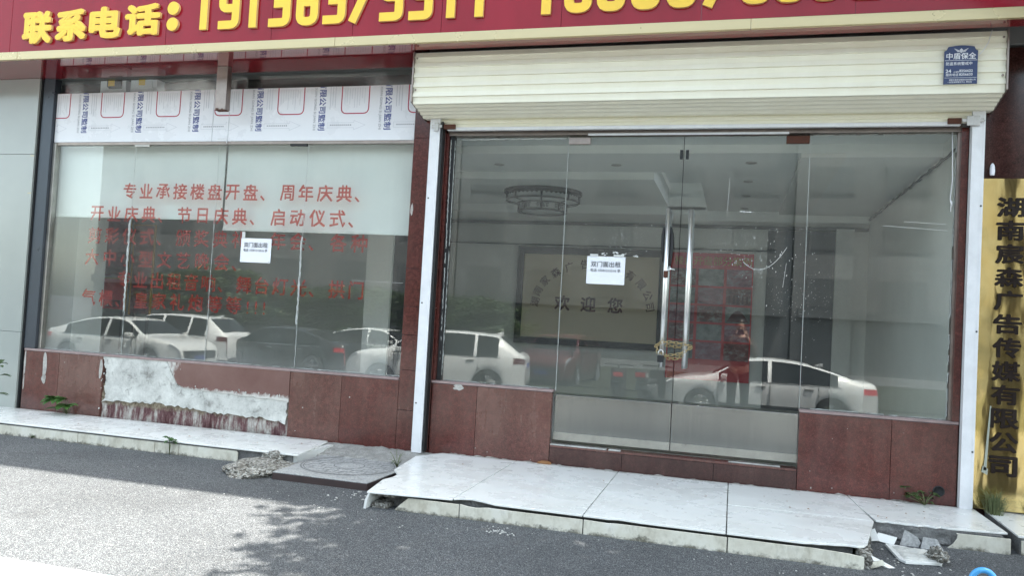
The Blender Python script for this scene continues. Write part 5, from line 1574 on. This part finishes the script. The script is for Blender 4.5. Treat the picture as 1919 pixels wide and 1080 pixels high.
def tuft(c, label, n, h, r, seed):
    rg = random.Random(seed); m = MB()
    for k in range(n):
        a = rg.uniform(0, 6.283); q = rg.uniform(0, r*0.5); hh = h*rg.uniform(.4, 1); le = rg.uniform(0.1, 0.8)*r
        b = Vector((c[0]+q*math.cos(a), c[1]+q*math.sin(a), c[2]))
        t1 = b+Vector((math.cos(a)*le*0.4, math.sin(a)*le*0.4, hh*0.7)); t2 = b+Vector((math.cos(a)*le*1.2, math.sin(a)*le*1.2, hh*rg.uniform(.7, 1)))
        s = Vector((-math.sin(a), math.cos(a), 0))*0.0022
        m.add([b-s, b+s, t1+s*.8, t1-s*.8, t2], [(0, 1, 2, 3), (3, 2, 4)])
        for j in range(3):
            p = t1.lerp(t2, rg.random()); b2 = rg.uniform(0, 6.28)
            e = p+Vector((math.cos(b2), math.sin(b2), rg.uniform(-.2, .8)))*0.014
            m.add([p, p+s*1.3, e], [(0, 1, 2)])
    tag(m.build('grass_tuft', M['grass'], None, loc=c, fix=False), label, 'grass')
tuft((1.89, -0.13, TT), 'dry olive grass tuft in the gap at the foot of the gold plaque', 220, 0.20, 0.13, 3)
tuft((2.15, -0.05, TT), 'short grass tuft under the right end of the gold plaque', 70, 0.12, 0.07, 4)

# ================================================================ BLUE BARRIER POST IN THE CORNER
bx, by = 1.045, -3.0
bz = gz(by)
BP = thing('barrier_post', (bx, by, bz), 'bright blue plastic barrier post with a ring handle at the lower right corner', 'barrier')
m = MB(); m.lathe([(0.0, 0.34), (0.035, 0.34), (0.040, 0.325), (0.042, 0.10), (0.10, 0.07), (0.15, 0.055), (0.155, 0.0), (0.0, 0.0)], (bx, by, bz), 28); m.build('post', M['blue_plastic'], BP)
m = MB()
pts = []
for k in range(20):
    a = math.pi*(-0.22+1.44*k/19)
    pts.append((bx+0.045*math.cos(a), by, bz+0.415+0.050*math.sin(a)))
m.tube(pts, 0.0125, 12); m.box(bx-0.042, bx+0.042, by-0.018, by+0.018, bz+0.335, bz+0.382, 0.008); m.build('ring_handle', M['blue_plastic'], BP)
m = MB(); m.box(bx-0.030, bx+0.034, by-0.0195, by-0.016, bz+0.384, bz+0.400, 0.001); m.lathe([(0.0425, 0.20), (0.0435, 0.205), (0.0435, 0.25), (0.0425, 0.255)], (bx, by, bz), 28); m.build('reflective_band', M['white_alu'], BP)
# ================================================================ STREET BEHIND THE CAMERA (seen in the glass)
def mir(y): return 0.16 - y            # depth seen in the glass -> real place in the street
def smooth(pts, n):
    """Catmull-Rom through pts (x, z), n samples uniform in x order"""
    out = []
    m_ = len(pts)
    for i in range(m_-1):
        p0, p1, p2, p3 = pts[max(i-1, 0)], pts[i], pts[i+1], pts[min(i+2, m_-1)]
        for k in range(n):
            t = k/n
            out.append(tuple(0.5*((2*p1[j]) + (-p0[j]+p2[j])*t + (2*p0[j]-5*p1[j]+4*p2[j]-p3[j])*t*t + (-p0[j]+3*p1[j]-3*p2[j]+p3[j])*t**3) for j in (0, 1)))
    out.append(pts[-1]); return out
def interp(tab, x):
    if x <= tab[0][0]: return tab[0][1]
    for (xa, za), (xb, zb) in zip(tab, tab[1:]):
        if x <= xb: return za+(zb-za)*(x-xa)/max(1e-6, xb-xa)
    return tab[-1][1]
CARS = {
 'sedan': dict(L=4.75, W=1.86, belt=0.93, wb=1.40, wr=0.335, top=[(-2.375, 0.52), (-2.36, 0.72), (-2.33, 0.95), (-2.24, 1.055), (-1.95, 1.085), (-1.35, 1.27), (-0.75, 1.405), (-0.15, 1.455), (0.35, 1.425), (0.62, 1.345), (1.20, 1.03), (1.70, 0.955), (2.10, 0.86), (2.31, 0.72), (2.36, 0.58), (2.375, 0.46)], ws=(0.58, 1.20), rw=(-1.88, -0.95), cab=(-1.55, 0.98), bp=-0.10),
 'suv': dict(L=4.62, W=1.88, belt=1.05, wb=1.36, wr=0.36, top=[(-2.31, 0.55), (-2.30, 0.85), (-2.28, 1.06), (-2.18, 1.14), (-1.86, 1.38), (-1.62, 1.555), (-1.45, 1.60), (-0.6, 1.645), (0.2, 1.63), (0.62, 1.545), (1.22, 1.15), (1.70, 1.08), (2.08, 0.98), (2.25, 0.82), (2.30, 0.65), (2.31, 0.5)], ws=(0.60, 1.20), rw=(-2.14, -1.62), cab=(-1.62, 1.02), bp=-0.08),
}
def make_car(name, kind, paint, label, cat='car', group='cars parked across the street'):
    c = CARS[kind]; L, W, belt, wb, wr = c['L'], c['W'], c['belt'], c['wb'], c['wr']
    root = local_thing(name, label, cat, group)
    tab = smooth(c['top'], 6)
    n = 74
    xs = [-L/2 + L*(0.5-0.5*math.cos(math.pi*k/(n-1)))*0.5 + L*0.5*k/(n-1) for k in range(n)]
    secs = []
    for x in xs:
        u = abs(x)/(L/2)
        w = W/2*(1-0.20*max(0, (u-0.62)/0.38)**2.4)
        zt = interp(tab, x)
        zb = 0.20 + 0.12*max(0, (u-0.80)/0.20)**2
        for s in (-1, 1):
            dx = x-s*wb
            if abs(dx) < wr+0.045: zb = max(zb, wr-0.02+math.sqrt(max(0, (wr+0.045)**2-dx*dx)))
        zs = min(0.80*belt/0.93, zt-0.10)
        zl = min(belt, zt-0.035)
        z2 = max(zb+0.012, 0.36); z3 = max(zb+0.03, 0.58)
        z3 = min(z3, zs-0.01) if zs-0.01 > zb else zb+0.02
        z2 = min(z2, z3-0.005)
        zs = max(zs, z3+0.01); zl = max(zl, zs+0.01); ztt = max(zt, zl+0.012)
        if ztt > belt+0.10:
            ze = ztt-0.05; wre = w*0.955-(ze-zl)*0.40
            p6, p7 = (wre, ze), (wre*0.90, ztt-0.012)
        else:
            p6, p7 = (w*0.90, ztt-0.016), (w*0.80, ztt-0.005)
        secs.append([(0, zb), (w*0.95, zb), (w*0.965, z2), (w*0.972, z3), (w, zs), (w*0.962, zl), p6, p7, (p7[0]*0.5, ztt+0.004 if ztt > belt+0.1 else ztt), (0, ztt+0.008 if ztt > belt+0.1 else ztt)])
    parts = {}
    def face(key, quad):
        parts.setdefault(key, MB()).add(quad, [(0, 1, 2, 3)], True)
    for sgn in (1, -1):
        for i in range(n-1):
            xm = (xs[i]+xs[i+1])/2
            for j in range(9):
                a, b_, c1, d1 = secs[i][j], secs[i+1][j], secs[i+1][j+1], secs[i][j+1]
                quad = [(xs[i], sgn*a[0], a[1]), (xs[i+1], sgn*b_[0], b_[1]), (xs[i+1], sgn*c1[0], c1[1]), (xs[i], sgn*d1[0], d1[1])]
                if sgn < 0: quad = quad[::-1]
                key = 'body'
                if j == 5 and c['cab'][0] < xm < c['cab'][1] and abs(xm-c['bp']) > 0.035 and abs(xm+1.02) > 0.03 and secs[i][6][1]-secs[i][5][1] > 0.04: key = 'side_window_l' if sgn > 0 else 'side_window_r'
                elif j in (7, 8) and c['ws'][0] < xm < c['ws'][1]: key = 'windscreen'
                elif j in (7, 8) and c['rw'][0] < xm < c['rw'][1]: key = 'rear_window'
                elif j in (0,): key = 'underbody'
                elif j == 1 and abs(xm) > L/2-0.5: key = 'lower_trim'
                elif j == 4 and xm < -L/2+0.34: key = 'tail_light_l' if sgn > 0 else 'tail_light_r'
                elif j in (3, 4) and xm > L/2-0.34 and j == 4: key = 'headlight_l' if sgn > 0 else 'headlight_r'
                face(key, quad)
    # close both ends
    for i, key in ((0, 'body'), (n-1, 'body')):
        s = secs[i]
        V = [(xs[i], p[0], p[1]) for p in s] + [(xs[i], -p[0], p[1]) for p in s[::-1]]
        parts['body'].add(V, [tuple(range(len(V)))])
    mats = {'body': paint, 'windscreen': 'car_glass', 'rear_window': 'car_glass', 'underbody': 'car_trim', 'lower_trim': 'car_trim'}
    body = None
    for key, mb in parts.items():
        nm = {'side_window_l': 'side_window', 'side_window_r': 'side_window', 'tail_light_l': 'tail_light', 'tail_light_r': 'tail_light', 'headlight_l': 'headlight', 'headlight_r': 'headlight'}.get(key, key)
        mt = mats.get(key) or {'side_window': 'car_glass', 'tail_light': 'tail_red' if kind == 'sedan' else 'tail_dark', 'headlight': 'lamp_clear'}[nm]
        o = mb.build(nm, M[mt], root, fix=False)
        bm = bmesh.new(); bm.from_mesh(o.data); bmesh.ops.remove_doubles(bm, verts=bm.verts, dist=0.0005); bmesh.ops.recalc_face_normals(bm, faces=bm.faces); bm.to_mesh(o.data); bm.free()
    hw = W/2
    for s in (1, -1):
        for wx in (wb, -wb):
            wh = MB(); y = s*(hw-0.11)
            wh.lathe([(wr-0.12, -0.10), (wr-0.02, -0.105), (wr, -0.08), (wr, 0.08), (wr-0.02, 0.105), (wr-0.12, 0.10)], (wx, y, wr), 32, 'y')
            wo_ = wh.build('wheel', M['tyre'], root)
            ORG[wo_.name] = ORG[root.name]
            rm = MB(); yo = y+s*0.075
            rm.lathe([(wr-0.115, -0.02*s), (wr-0.115, 0.02*s), (wr-0.135, 0.02*s), (wr-0.14, -0.03*s)], (wx, yo, wr), 28, 'y')
            for q in range(5):
                a = 2*math.pi*q/5+0.3
                for da in (-0.16, 0.16):
                    rm.tube([(wx+0.04*math.cos(a), yo, wr+0.04*math.sin(a)), (wx+(wr-0.13)*math.cos(a+da), yo+0.012*s, wr+(wr-0.13)*math.sin(a+da))], 0.016, 6)
            rm.lathe([(0.0, 0.02*s), (0.05, 0.015*s), (0.055, -0.02*s)], (wx, yo, wr), 16, 'y')
            rm.build('rim', M['rim'], wo_)
        mm = MB(); mm.box(0.80, 0.96, s*(hw+0.02), s*(hw+0.20), belt+0.02, belt+0.14, 0.03); mm.box(0.88, 0.93, s*(hw-0.08), s*(hw+0.03), belt+0.02, belt+0.06)
        mm.build('mirror', M[paint], root)
        for hx in (0.10, -0.92):
            mm = MB(); mm.box(hx-0.10, hx+0.10, s*(hw*0.985), s*(hw*0.985+0.03), belt-0.12, belt-0.085, 0.01); mm.build('door_handle', M['chrome'], root)
        mm = MB()
        for sx0 in (1.02, c['bp'], -1.12): mm.box(sx0-0.003, sx0+0.003, s*(hw*0.97), s*(hw+0.004), 0.42, belt-0.03)
        mm.box(-1.0, 1.0, s*(hw*0.97), s*(hw+0.004), 0.30, 0.42)
        mm.build('door_seam', M['car_trim'], root)
        mm = MB()
        pts = [(x, s*(sec[5][0]+0.006), sec[5][1]) for x, sec in zip(xs, secs) if c['cab'][0]-0.05 < x < c['cab'][1]+0.1]
        mm.tube(pts, 0.010, 5); mm.build('window_trim', M['chrome'], root)
    m = MB(); m.box(-L/2-0.012, -L/2+0.03, -0.22, 0.22, 0.62 if kind == 'sedan' else 0.80, 0.74 if kind == 'sedan' else 0.92); m.box(L/2-0.04, L/2+0.012, -0.22, 0.22, 0.42, 0.54); m.build('number_plate', M['plate'], root)
    m = MB(); m.box(L/2-0.10, L/2+0.006, -0.62, 0.62, 0.44, 0.66, 0.02); m.box(L/2-0.22, L/2-0.005, -0.70, 0.70, 0.24, 0.36, 0.02); m.build('grille', M['car_trim'], root)
    m = MB(); m.box(-L/2-0.004, -L/2+0.12, -0.70, 0.70, 0.28, 0.42, 0.02); m.build('rear_bumper', M['car_trim'], root)
    mx = -1.15 if kind == 'sedan' else -1.5
    zr = interp(tab, mx)
    m = MB(); m.prism([(mx-0.12, zr), (mx+0.10, zr+0.02), (mx-0.08, zr+0.085), (mx-0.13, zr+0.08)], 'y', -0.025, 0.025); m.build('roof_fin', M[paint], root)
    return root
def place(o, x, yv, ang):
    y = mir(yv)
    o.location = (x, y, gz(y)); o.rotation_euler = (0, 0, R(ang)); return o
place(make_car('parked_car', 'sedan', 'car_white', 'white fastback sedan with red tail light reflected in the right glass door and pane'), 0.72, 12.9, 180)
place(make_car('parked_car', 'suv', 'car_white', 'white hatchback with black rear window reflected beside the white shutter rail'), -7.35, 12.9, 170)
place(make_car('parked_car', 'sedan', 'car_pearl', 'white sedan facing right reflected in the lower left corner of the display window'), -16.4, 12.2, 3)
place(make_car('parked_car', 'suv', 'car_white', 'white car facing left with its tail and plate showing behind the leftmost sedan'), -16.9, 14.7, 178)
place(make_car('parked_car', 'sedan', 'car_black', 'black car reflected in the middle of the display window'), -13.3, 15.4, 182)
place(make_car('parked_car', 'sedan', 'car_pearl', 'silvery white car behind the dark railing reflected left of the granite pillar'), -12.4, 20.0, 0)
place(make_car('parked_car', 'sedan', 'car_blue', 'dull blue car standing behind the white hatchback'), -8.3, 19.4, 0)
place(make_car('parked_car', 'suv', 'car_red', 'dark red car seen end on behind the two scooters'), -5.5, 19.5, 94)

# --- two scooters
def make_scooter(label, paint):
    t = local_thing('scooter', label, 'scooter', 'scooters parked by the road')
    for x in (0.62, -0.58):
        w_ = MB(); w_.lathe([(0.12, -0.04), (0.205, -0.05), (0.225, -0.03), (0.225, 0.03), (0.205, 0.05), (0.12, 0.04)], (x, 0, 0.225), 24, 'y')
        wo_ = w_.build('wheel', M['tyre'], t); ORG[wo_.name] = ORG[t.name]
        h = MB(); h.lathe([(0.125, -0.035), (0.0, -0.03)], (x, 0, 0.225), 20, 'y'); h.lathe([(0.125, 0.035), (0.0, 0.03)], (x, 0, 0.225), 20, 'y'); h.build('rim', M['rim'], wo_)
    b = MB(); b.prism([(-0.88, 0.55), (-0.80, 0.70), (-0.10, 0.66), (0.0, 0.45), (0.02, 0.32), (-0.25, 0.26), (-0.40, 0.40), (-0.60, 0.48)], 'y', -0.15, 0.15)
    b.prism([(0.0, 0.26), (0.02, 0.34), (0.36, 0.33), (0.36, 0.26)], 'y', -0.16, 0.16)
    b.prism([(0.34, 0.28), (0.40, 0.70), (0.44, 0.95), (0.54, 0.92), (0.50, 0.60), (0.46, 0.30)], 'y', -0.19, 0.19)
    b.build('body', M[paint], t, bevel=0.03)
    s = MB(); s.box(-0.82, -0.08, -0.14, 0.14, 0.685, 0.77, 0.04); s.build('seat', M['car_trim'], t)
    hb = MB(); hb.tube([(0.62, 0, 0.24), (0.47, 0, 0.90), (0.44, 0, 1.02)], 0.022, 8); hb.tube([(0.36, -0.34, 1.03), (0.44, -0.10, 1.03), (0.44, 0.10, 1.03), (0.36, 0.34, 1.03)], 0.016, 8); hb.build('handlebar', M['black_iron'], t)
    for s_ in (-1, 1):
        mm = MB(); mm.tube([(0.40, s_*0.22, 1.03), (0.38, s_*0.28, 1.20)], 0.006, 6); mm.box(0.36, 0.385, s_*0.28-0.06, s_*0.28+0.06, 1.19, 1.27, 0.01); mm.build('mirror', M['black_iron'], t)
    tl = MB(); tl.box(-1.01, -0.95, -0.11, 0.11, 0.83, 0.93, 0.015); tl.build('tail_light', M['tail_red'], t)
    tb = MB(); tb.box(-0.98, -0.76, -0.13, 0.13, 0.79, 0.97, 0.04); tb.build('top_box', M[paint], t)
    mg = MB(); mg.box(-0.86, -0.60, -0.10, 0.10, 0.30, 0.46, 0.03); mg.build('mudguard', M['car_trim'], t)
    pl = MB(); pl.box(-0.91, -0.895, -0.06, 0.06, 0.46, 0.54); pl.build('number_plate', M['car_trim'], t)
    return t
place(make_scooter('black scooter parked farther from the white fastback sedan, nearer the dark red car', 'scooter_black'), -2.55, 11.9, -97)
place(make_scooter('black scooter parked nearest the bonnet of the white fastback sedan', 'scooter_black'), -1.72, 11.4, -80)

# --- iron railing and hedge along the far side
def railing(x0, x1, y, label):
    t = thing('railing', ((x0+x1)/2, y, gz(y)), label, 'railing')
    z = gz(y)+0.25
    m = MB(); m.box(x0, x1, y-0.02, y+0.02, z+1.05, z+1.09); m.box(x0, x1, y-0.015, y+0.015, z+0.92, z+0.945); m.box(x0, x1, y-0.02, y+0.02, z+0.12, z+0.16); m.build('rail', M['fence_dark'], t)
    m = MB(); x = x0
    while x < x1: m.box(x-0.010, x+0.010, y-0.010, y+0.010, z+0.12, z+1.05); x += 0.14
    m.build('bars', M['fence_dark'], t)
    x = x0
    while x <= x1+0.01:
        m = MB(); m.box(x-0.035, x+0.035, y-0.035, y+0.035, z-0.3, z+1.16); m.build('post', M['fence_dark'], t); x += 2.4
railing(-16.8, -4.8, mir(17.6), 'long dark iron railing along the far side of the street')
def leaf_cloud(m, centers, n, size, rg, squash=0.8):
    for (c, r) in centers:
        k = int(n)
        for _ in range(k):
            d = Vector((rg.gauss(0, 1), rg.gauss(0, 1), rg.gauss(0, 1))).normalized()*r*(rg.random()**0.45)
            p = Vector(c)+Vector((d.x, d.y, d.z*squash))
            a = Vector((rg.gauss(0, 1), rg.gauss(0, 1), rg.gauss(0, .7))).normalized()
            b = a.cross(Vector((rg.gauss(0, 1), rg.gauss(0, 1), rg.gauss(0, 1)))).normalized()
            s = size*rg.uniform(.6, 1.3)
            m.add([p-a*s*.5, p+b*s*.28, p+a*s*.5, p-b*s*.28], [(0, 1, 2, 3)])
rg = random.Random(41)
m = MB()
x = -16.5; yh = mir(16.6)
cs = []
while x < -7.6: cs.append(((x, yh+rg.uniform(-.15, .15), gz(yh)+rg.uniform(.35, .75)), rg.uniform(.40, .55))); x += 0.42
leaf_cloud(m, cs, 95, 0.12, rg)
tag(m.build('hedge', M['leaf'], None, loc=(-12.0, yh, gz(yh)), fix=False), 'clipped green hedge growing in front of the dark railing', 'hedge')
pb = MB(); pb.box(-60, 40, mir(30), mir(17.9), -0.9, -0.66); pb.box(-6.5, 40, mir(17.5), mir(15.2), -0.9, -0.665); tag(pb.build('darkened_ground', M['dark_ground']), kind='structure')  # dark ground added so the street behind the cars reflects dark
ke = MB(); ke.box(-22, -6.6, mir(17.5), mir(15.9), -0.9, -0.60); tag(ke.build('kerb', M['mortar']), kind='structure')

# --- trees
def make_tree(name, label, h, cr, seed, nclump, nleaf, size, low=0.35, group=None, lean=(0, 0)):
    t = local_thing(name, label, 'tree', group)
    rg = random.Random(seed)
    tr = MB(); tr.tube([(0, 0, -0.1), (0.05, 0.02, h*.2), (-0.04, 0.05, h*.42), (0.03, 0, h*.7)], [0.19, 0.15, 0.12, 0.05], 10)
    cl = []
    for k in range(nclump):
        a = rg.uniform(0, 6.283); q = cr*math.sqrt(rg.random())*0.85; z = h*(low+(1-low)*rg.uniform(.08, .92))
        f = 1-abs((z/h-low)/(1-low)-0.45)*0.9
        c = Vector((lean[0]+q*f*math.cos(a), lean[1]+q*f*math.sin(a), z)); cl.append((c, cr*rg.uniform(.22, .36)))
        b = Vector((0, 0, max(h*0.25, z-q*0.9)))
        tr.tube([b, (b+c)/2+Vector((0, 0, -0.1)), c], [0.06, 0.04, 0.012], 6)
    tr.build('trunk', M['bark'], t)
    lf = MB(); leaf_cloud(lf, cl, nleaf, size, rg); lf.build('crown', M['leaf'], t, fix=False)
    return t
tA = make_tree('street_tree', 'leafy street tree shading the asphalt right of the shop step', 7.6, 2.5, 6, 62, 240, 0.16, low=0.68, lean=(-0.75, -0.25))
tA.location = (2.30, -1.35, 0.0)
GRP = 'trees on the far side of the street'
tB = make_tree('street_tree', 'broad tree beyond the railing behind the black car', 8.5, 3.0, 17, 44, 170, 0.30, low=0.22, group=GRP)
tB.location = (-14.5, mir(24.5), -0.75); tB.scale = (1, 1, 0.36)
spots = [(-10.6, 25.5, 1.05, 'tree beyond the railing behind the silvery white car'), (-18.6, 25.0, 1.0, 'tree beyond the railing left of the broad tree'), (-22.8, 24.0, 1.1, 'outermost tree beyond the railing at the far left')]
for k, (x, yv, s, lb) in enumerate(spots):
    o = copy_tree(tB); o['label'] = lb; o.location = (x, mir(yv), -0.75); o.rotation_euler = (0, 0, 1.3*k+0.5); o.scale = (s, s, s*(0.33+0.03*(k%4)))

# --- buildings across the street
def block(x0, x1, y, h, wall, label, nfl, nw, seed):
    t = thing('street_building', ((x0+x1)/2, y, -0.75), label, 'building', 'buildings across the street')
    MB().box(x0, x1, y-9, y, -0.8, h).build('wall', M[wall], t)
    m = MB(); m.box(x0-0.2, x1+0.2, y-9.2, y+0.3, h, h+0.5); m.build('roof', M['mortar'], t)
    w_ = (x1-x0)/nw
    for f in range(nfl):
        z = 2.9+3.1*f
        if z+2 > h: break
        for k in range(nw):
            xc = x0+w_*(k+.5)
            fr = MB(); fr.box(xc-w_*.30, xc+w_*.30, y+0.001, y+0.05, z, z+1.6); fo = fr.build('window', M['far_wall'], t); ORG[fo.name] = ORG[t.name]
            g_ = MB(); g_.box(xc-w_*.27, xc-0.03, y+0.051, y+0.06, z+.08, z+1.52); g_.box(xc+0.03, xc+w_*.27, y+0.051, y+0.06, z+.08, z+1.52); g_.build('window_glass', M['far_glass'], fo)
    m = MB(); m.box(x0+0.5, x1-0.5, y+0.002, y+0.04, -0.75, 2.2); m.build('shop_front', M['far_glass'], t)
    m = MB(); m.box(x0+0.3, x1-0.3, y+0.002, y+0.6, 2.25, 2.75); m.build('canopy', M['far_glass'], t)
block(-44, -17, mir(40), 13, 'far_wall', 'cream apartment block across the street behind the leftmost trees', 5, 6, 1)
block(-16.9, 2.9, mir(40.3), 13.4, 'far_wall_grey', 'grey block across the street behind the middle trees', 4, 5, 2)
block(3.0, 26, mir(40), 13, 'far_wall', 'cream apartment block across the street at the right end', 5, 6, 3)

# ================================================================ THE PHOTOGRAPHER (reflected in the right glass door)
px, py = 0.10, -7.16
fz = gz(py)
PS = thing('person', (px, py, fz), 'person in a dark red jacket and black trousers holding a phone up in both hands', 'person')
def skin_obj(name, verts, edges, mat, parent, root=0, sub=2):
    me = bpy.data.meshes.new(name)
    off = ORG[parent.name]
    me.from_pydata([tuple(Vector(v[:3])-off) for v in verts], edges, [])
    me.materials.append(M[mat])
    o = bpy.data.objects.new(name, me); COL.objects.link(o); o.parent = parent; ORG[o.name] = off
    sk = o.modifiers.new('skin', 'SKIN'); sk.use_smooth_shade = True
    ss = o.modifiers.new('subd', 'SUBSURF'); ss.levels = sub; ss.render_levels = sub
    for i, v in enumerate(verts):
        sv = me.skin_vertices[0].data[i]; r = v[3]
        sv.radius = (r, r) if not isinstance(r, tuple) else r
        sv.use_root = (i == root)
    return o
def P(x, y, z, r): return (px+x, py+y, fz+z, r)
B = [P(0, 0, 0.95, (0.15, 0.11)), P(0, -0.01, 1.12, (0.145, 0.10)), P(0, -0.01, 1.30, (0.165, 0.11)), P(0, 0, 1.42, (0.12, 0.085)), P(0, 0.01, 1.50, 0.055), P(0, 0.03, 1.57, (0.065, 0.075)), P(0, 0.03, 1.65, (0.078, 0.095)), P(0, 0.02, 1.72, (0.05, 0.06))]
E_ = [(i, i+1) for i in range(7)]
def limb(chain, start):
    global B, E_
    prev = start
    for v in chain:
        B.append(v); E_.append((prev, len(B)-1)); prev = len(B)-1
    return prev
hands = []
for s in (-1, 1):
    w_ = limb([P(s*0.19, -0.01, 1.40, 0.060), P(s*0.245, 0.05, 1.18, 0.046), P(s*0.235, 0.12, 1.14, 0.044), P(s*0.14, 0.25, 1.40, 0.030), P(s*0.118, 0.275, 1.455, (0.030, 0.018))], 3)
    pm = limb([P(s*0.103, 0.288, 1.505, (0.036, 0.016))], w_)
    hands.append((s, pm))
    for q in range(4):      # fingers folded round the back of the phone
        b = Vector((s*(0.098-0.006*q), 0.296, 1.500+0.016*q))
        limb([P(b.x, b.y+0.010, b.z+0.008, 0.009), P(b.x-s*0.020, b.y+0.036, b.z+0.012-0.002*q, 0.0085), P(b.x-s*(0.042+0.003*(1.5-abs(q-1.5))), b.y+0.040, b.z+0.013-0.003*q, 0.007)], pm)
    limb([P(s*0.090, 0.278, 1.485, 0.011), P(s*0.072, 0.286, 1.520, 0.010), P(s*0.060, 0.292, 1.545, 0.008)], pm)
    limb([P(s*0.095, 0, 0.86, 0.095), P(s*0.105, 0.01, 0.50, 0.062), P(s*0.105, -0.01, 0.30, 0.055), P(s*0.105, -0.02, 0.09, 0.040), P(s*0.115, 0.05, 0.045, (0.042, 0.032)), P(s*0.125, 0.15, 0.035, (0.040, 0.024))], 0)
skin_obj('body', B, E_, 'skin', PS)
# clothing a little larger than the body
J = [P(0, 0, 0.90, (0.178, 0.135)), P(0, -0.01, 1.10, (0.172, 0.130)), P(0, -0.01, 1.30, (0.192, 0.138)), P(0, 0, 1.43, (0.140, 0.10)), P(0, 0.005, 1.475, (0.085, 0.075))]
JE = [(0, 1), (1, 2), (2, 3), (3, 4)]
for s in (-1, 1):
    n0 = len(J)
    J += [P(s*0.20, -0.01, 1.395, 0.078), P(s*0.25, 0.05, 1.18, 0.066), P(s*0.24, 0.12, 1.14, 0.063), P(s*0.155, 0.225, 1.36, 0.050)]
    JE += [(3, n0), (n0, n0+1), (n0+1, n0+2), (n0+2, n0+3)]
skin_obj('jacket', J, JE, 'jacket', PS)
T = [P(0, 0, 0.93, (0.160, 0.125))]; TE = []
for s in (-1, 1):
    n0 = len(T)
    T += [P(s*0.095, 0, 0.82, 0.110), P(s*0.108, 0.01, 0.50, 0.080), P(s*0.108, -0.012, 0.28, 0.072), P(s*0.108, -0.018, 0.09, 0.066)]
    TE += [(0, n0), (n0, n0+1), (n0+1, n0+2), (n0+2, n0+3)]
skin_obj('trousers', T, TE, 'trousers', PS)
for s in (-1, 1):
    S = [P(s*0.108, -0.055, 0.05, 0.048), P(s*0.113, 0.05, 0.052, (0.050, 0.048)), P(s*0.125, 0.15, 0.040, (0.050, 0.036)), P(s*0.132, 0.20, 0.034, (0.038, 0.028))]
    skin_obj('shoe', S, [(0, 1), (1, 2), (2, 3)], 'shoe', PS)
m = MB()
bm = bmesh.new(); bmesh.ops.create_icosphere(bm, subdivisions=4, radius=1.0)
for v in bm.verts:
    d = v.co.copy(); k = 1+0.04*mnoise.noise(d*6)
    v.co = Vector((px+d.x*0.092*k, py+0.012+d.y*0.108*k, fz+1.665+d.z*0.098*k))
kill = [v for v in bm.verts if (v.co.z-fz < 1.60) or (v.co.y-py > 0.075 and v.co.z-fz < 1.705)]
bmesh.ops.delete(bm, geom=kill, context='VERTS')
m.bm(bm, smooth=True); m.build('hair', M['hair'], PS)
m = MB()
for s in (-1, 1):
    bm = bmesh.new(); bmesh.ops.create_icosphere(bm, subdivisions=2, radius=0.011, matrix=Matrix.Translation((px+s*0.031, py+0.116, fz+1.625))); m.bm(bm, smooth=True)
m.build('eyes', M['hair'], PS)
m = MB()
bm = bmesh.new(); bmesh.ops.create_icosphere(bm, subdivisions=2, radius=1.0)
for v in bm.verts: v.co = Vector((px+v.co.x*0.014, py+0.128+v.co.y*0.018, fz+1.590+v.co.z*0.026))
m.bm(bm, smooth=True)
for s in (-1, 1):
    bm = bmesh.new(); bmesh.ops.create_icosphere(bm, subdivisions=2, radius=1.0)
    for v in bm.verts: v.co = Vector((px+s*0.078+v.co.x*0.010, py+0.025+v.co.y*0.020, fz+1.605+v.co.z*0.032))
    m.bm(bm, smooth=True)
m.build('nose_and_ears', M['skin'], PS)
m = MB(); m.box(px-0.022, px+0.022, py+0.112, py+0.118, fz+1.548, fz+1.556, 0.002); m.build('mouth', M['jacket'], PS)
ph = thing('phone', (px-0.04, -6.83, CAM_Z-0.035), 'black phone held sideways by the person in the dark red jacket', 'phone')
MB().box(px-0.115, px+0.055, -6.842, -6.832, fz+1.490, fz+1.568, 0.003).build('case', M['phone_black'], ph)
MB().box(px-0.110, px+0.050, -6.8435, -6.8425, fz+1.495, fz+1.563).build('screen', M['far_glass'], ph)
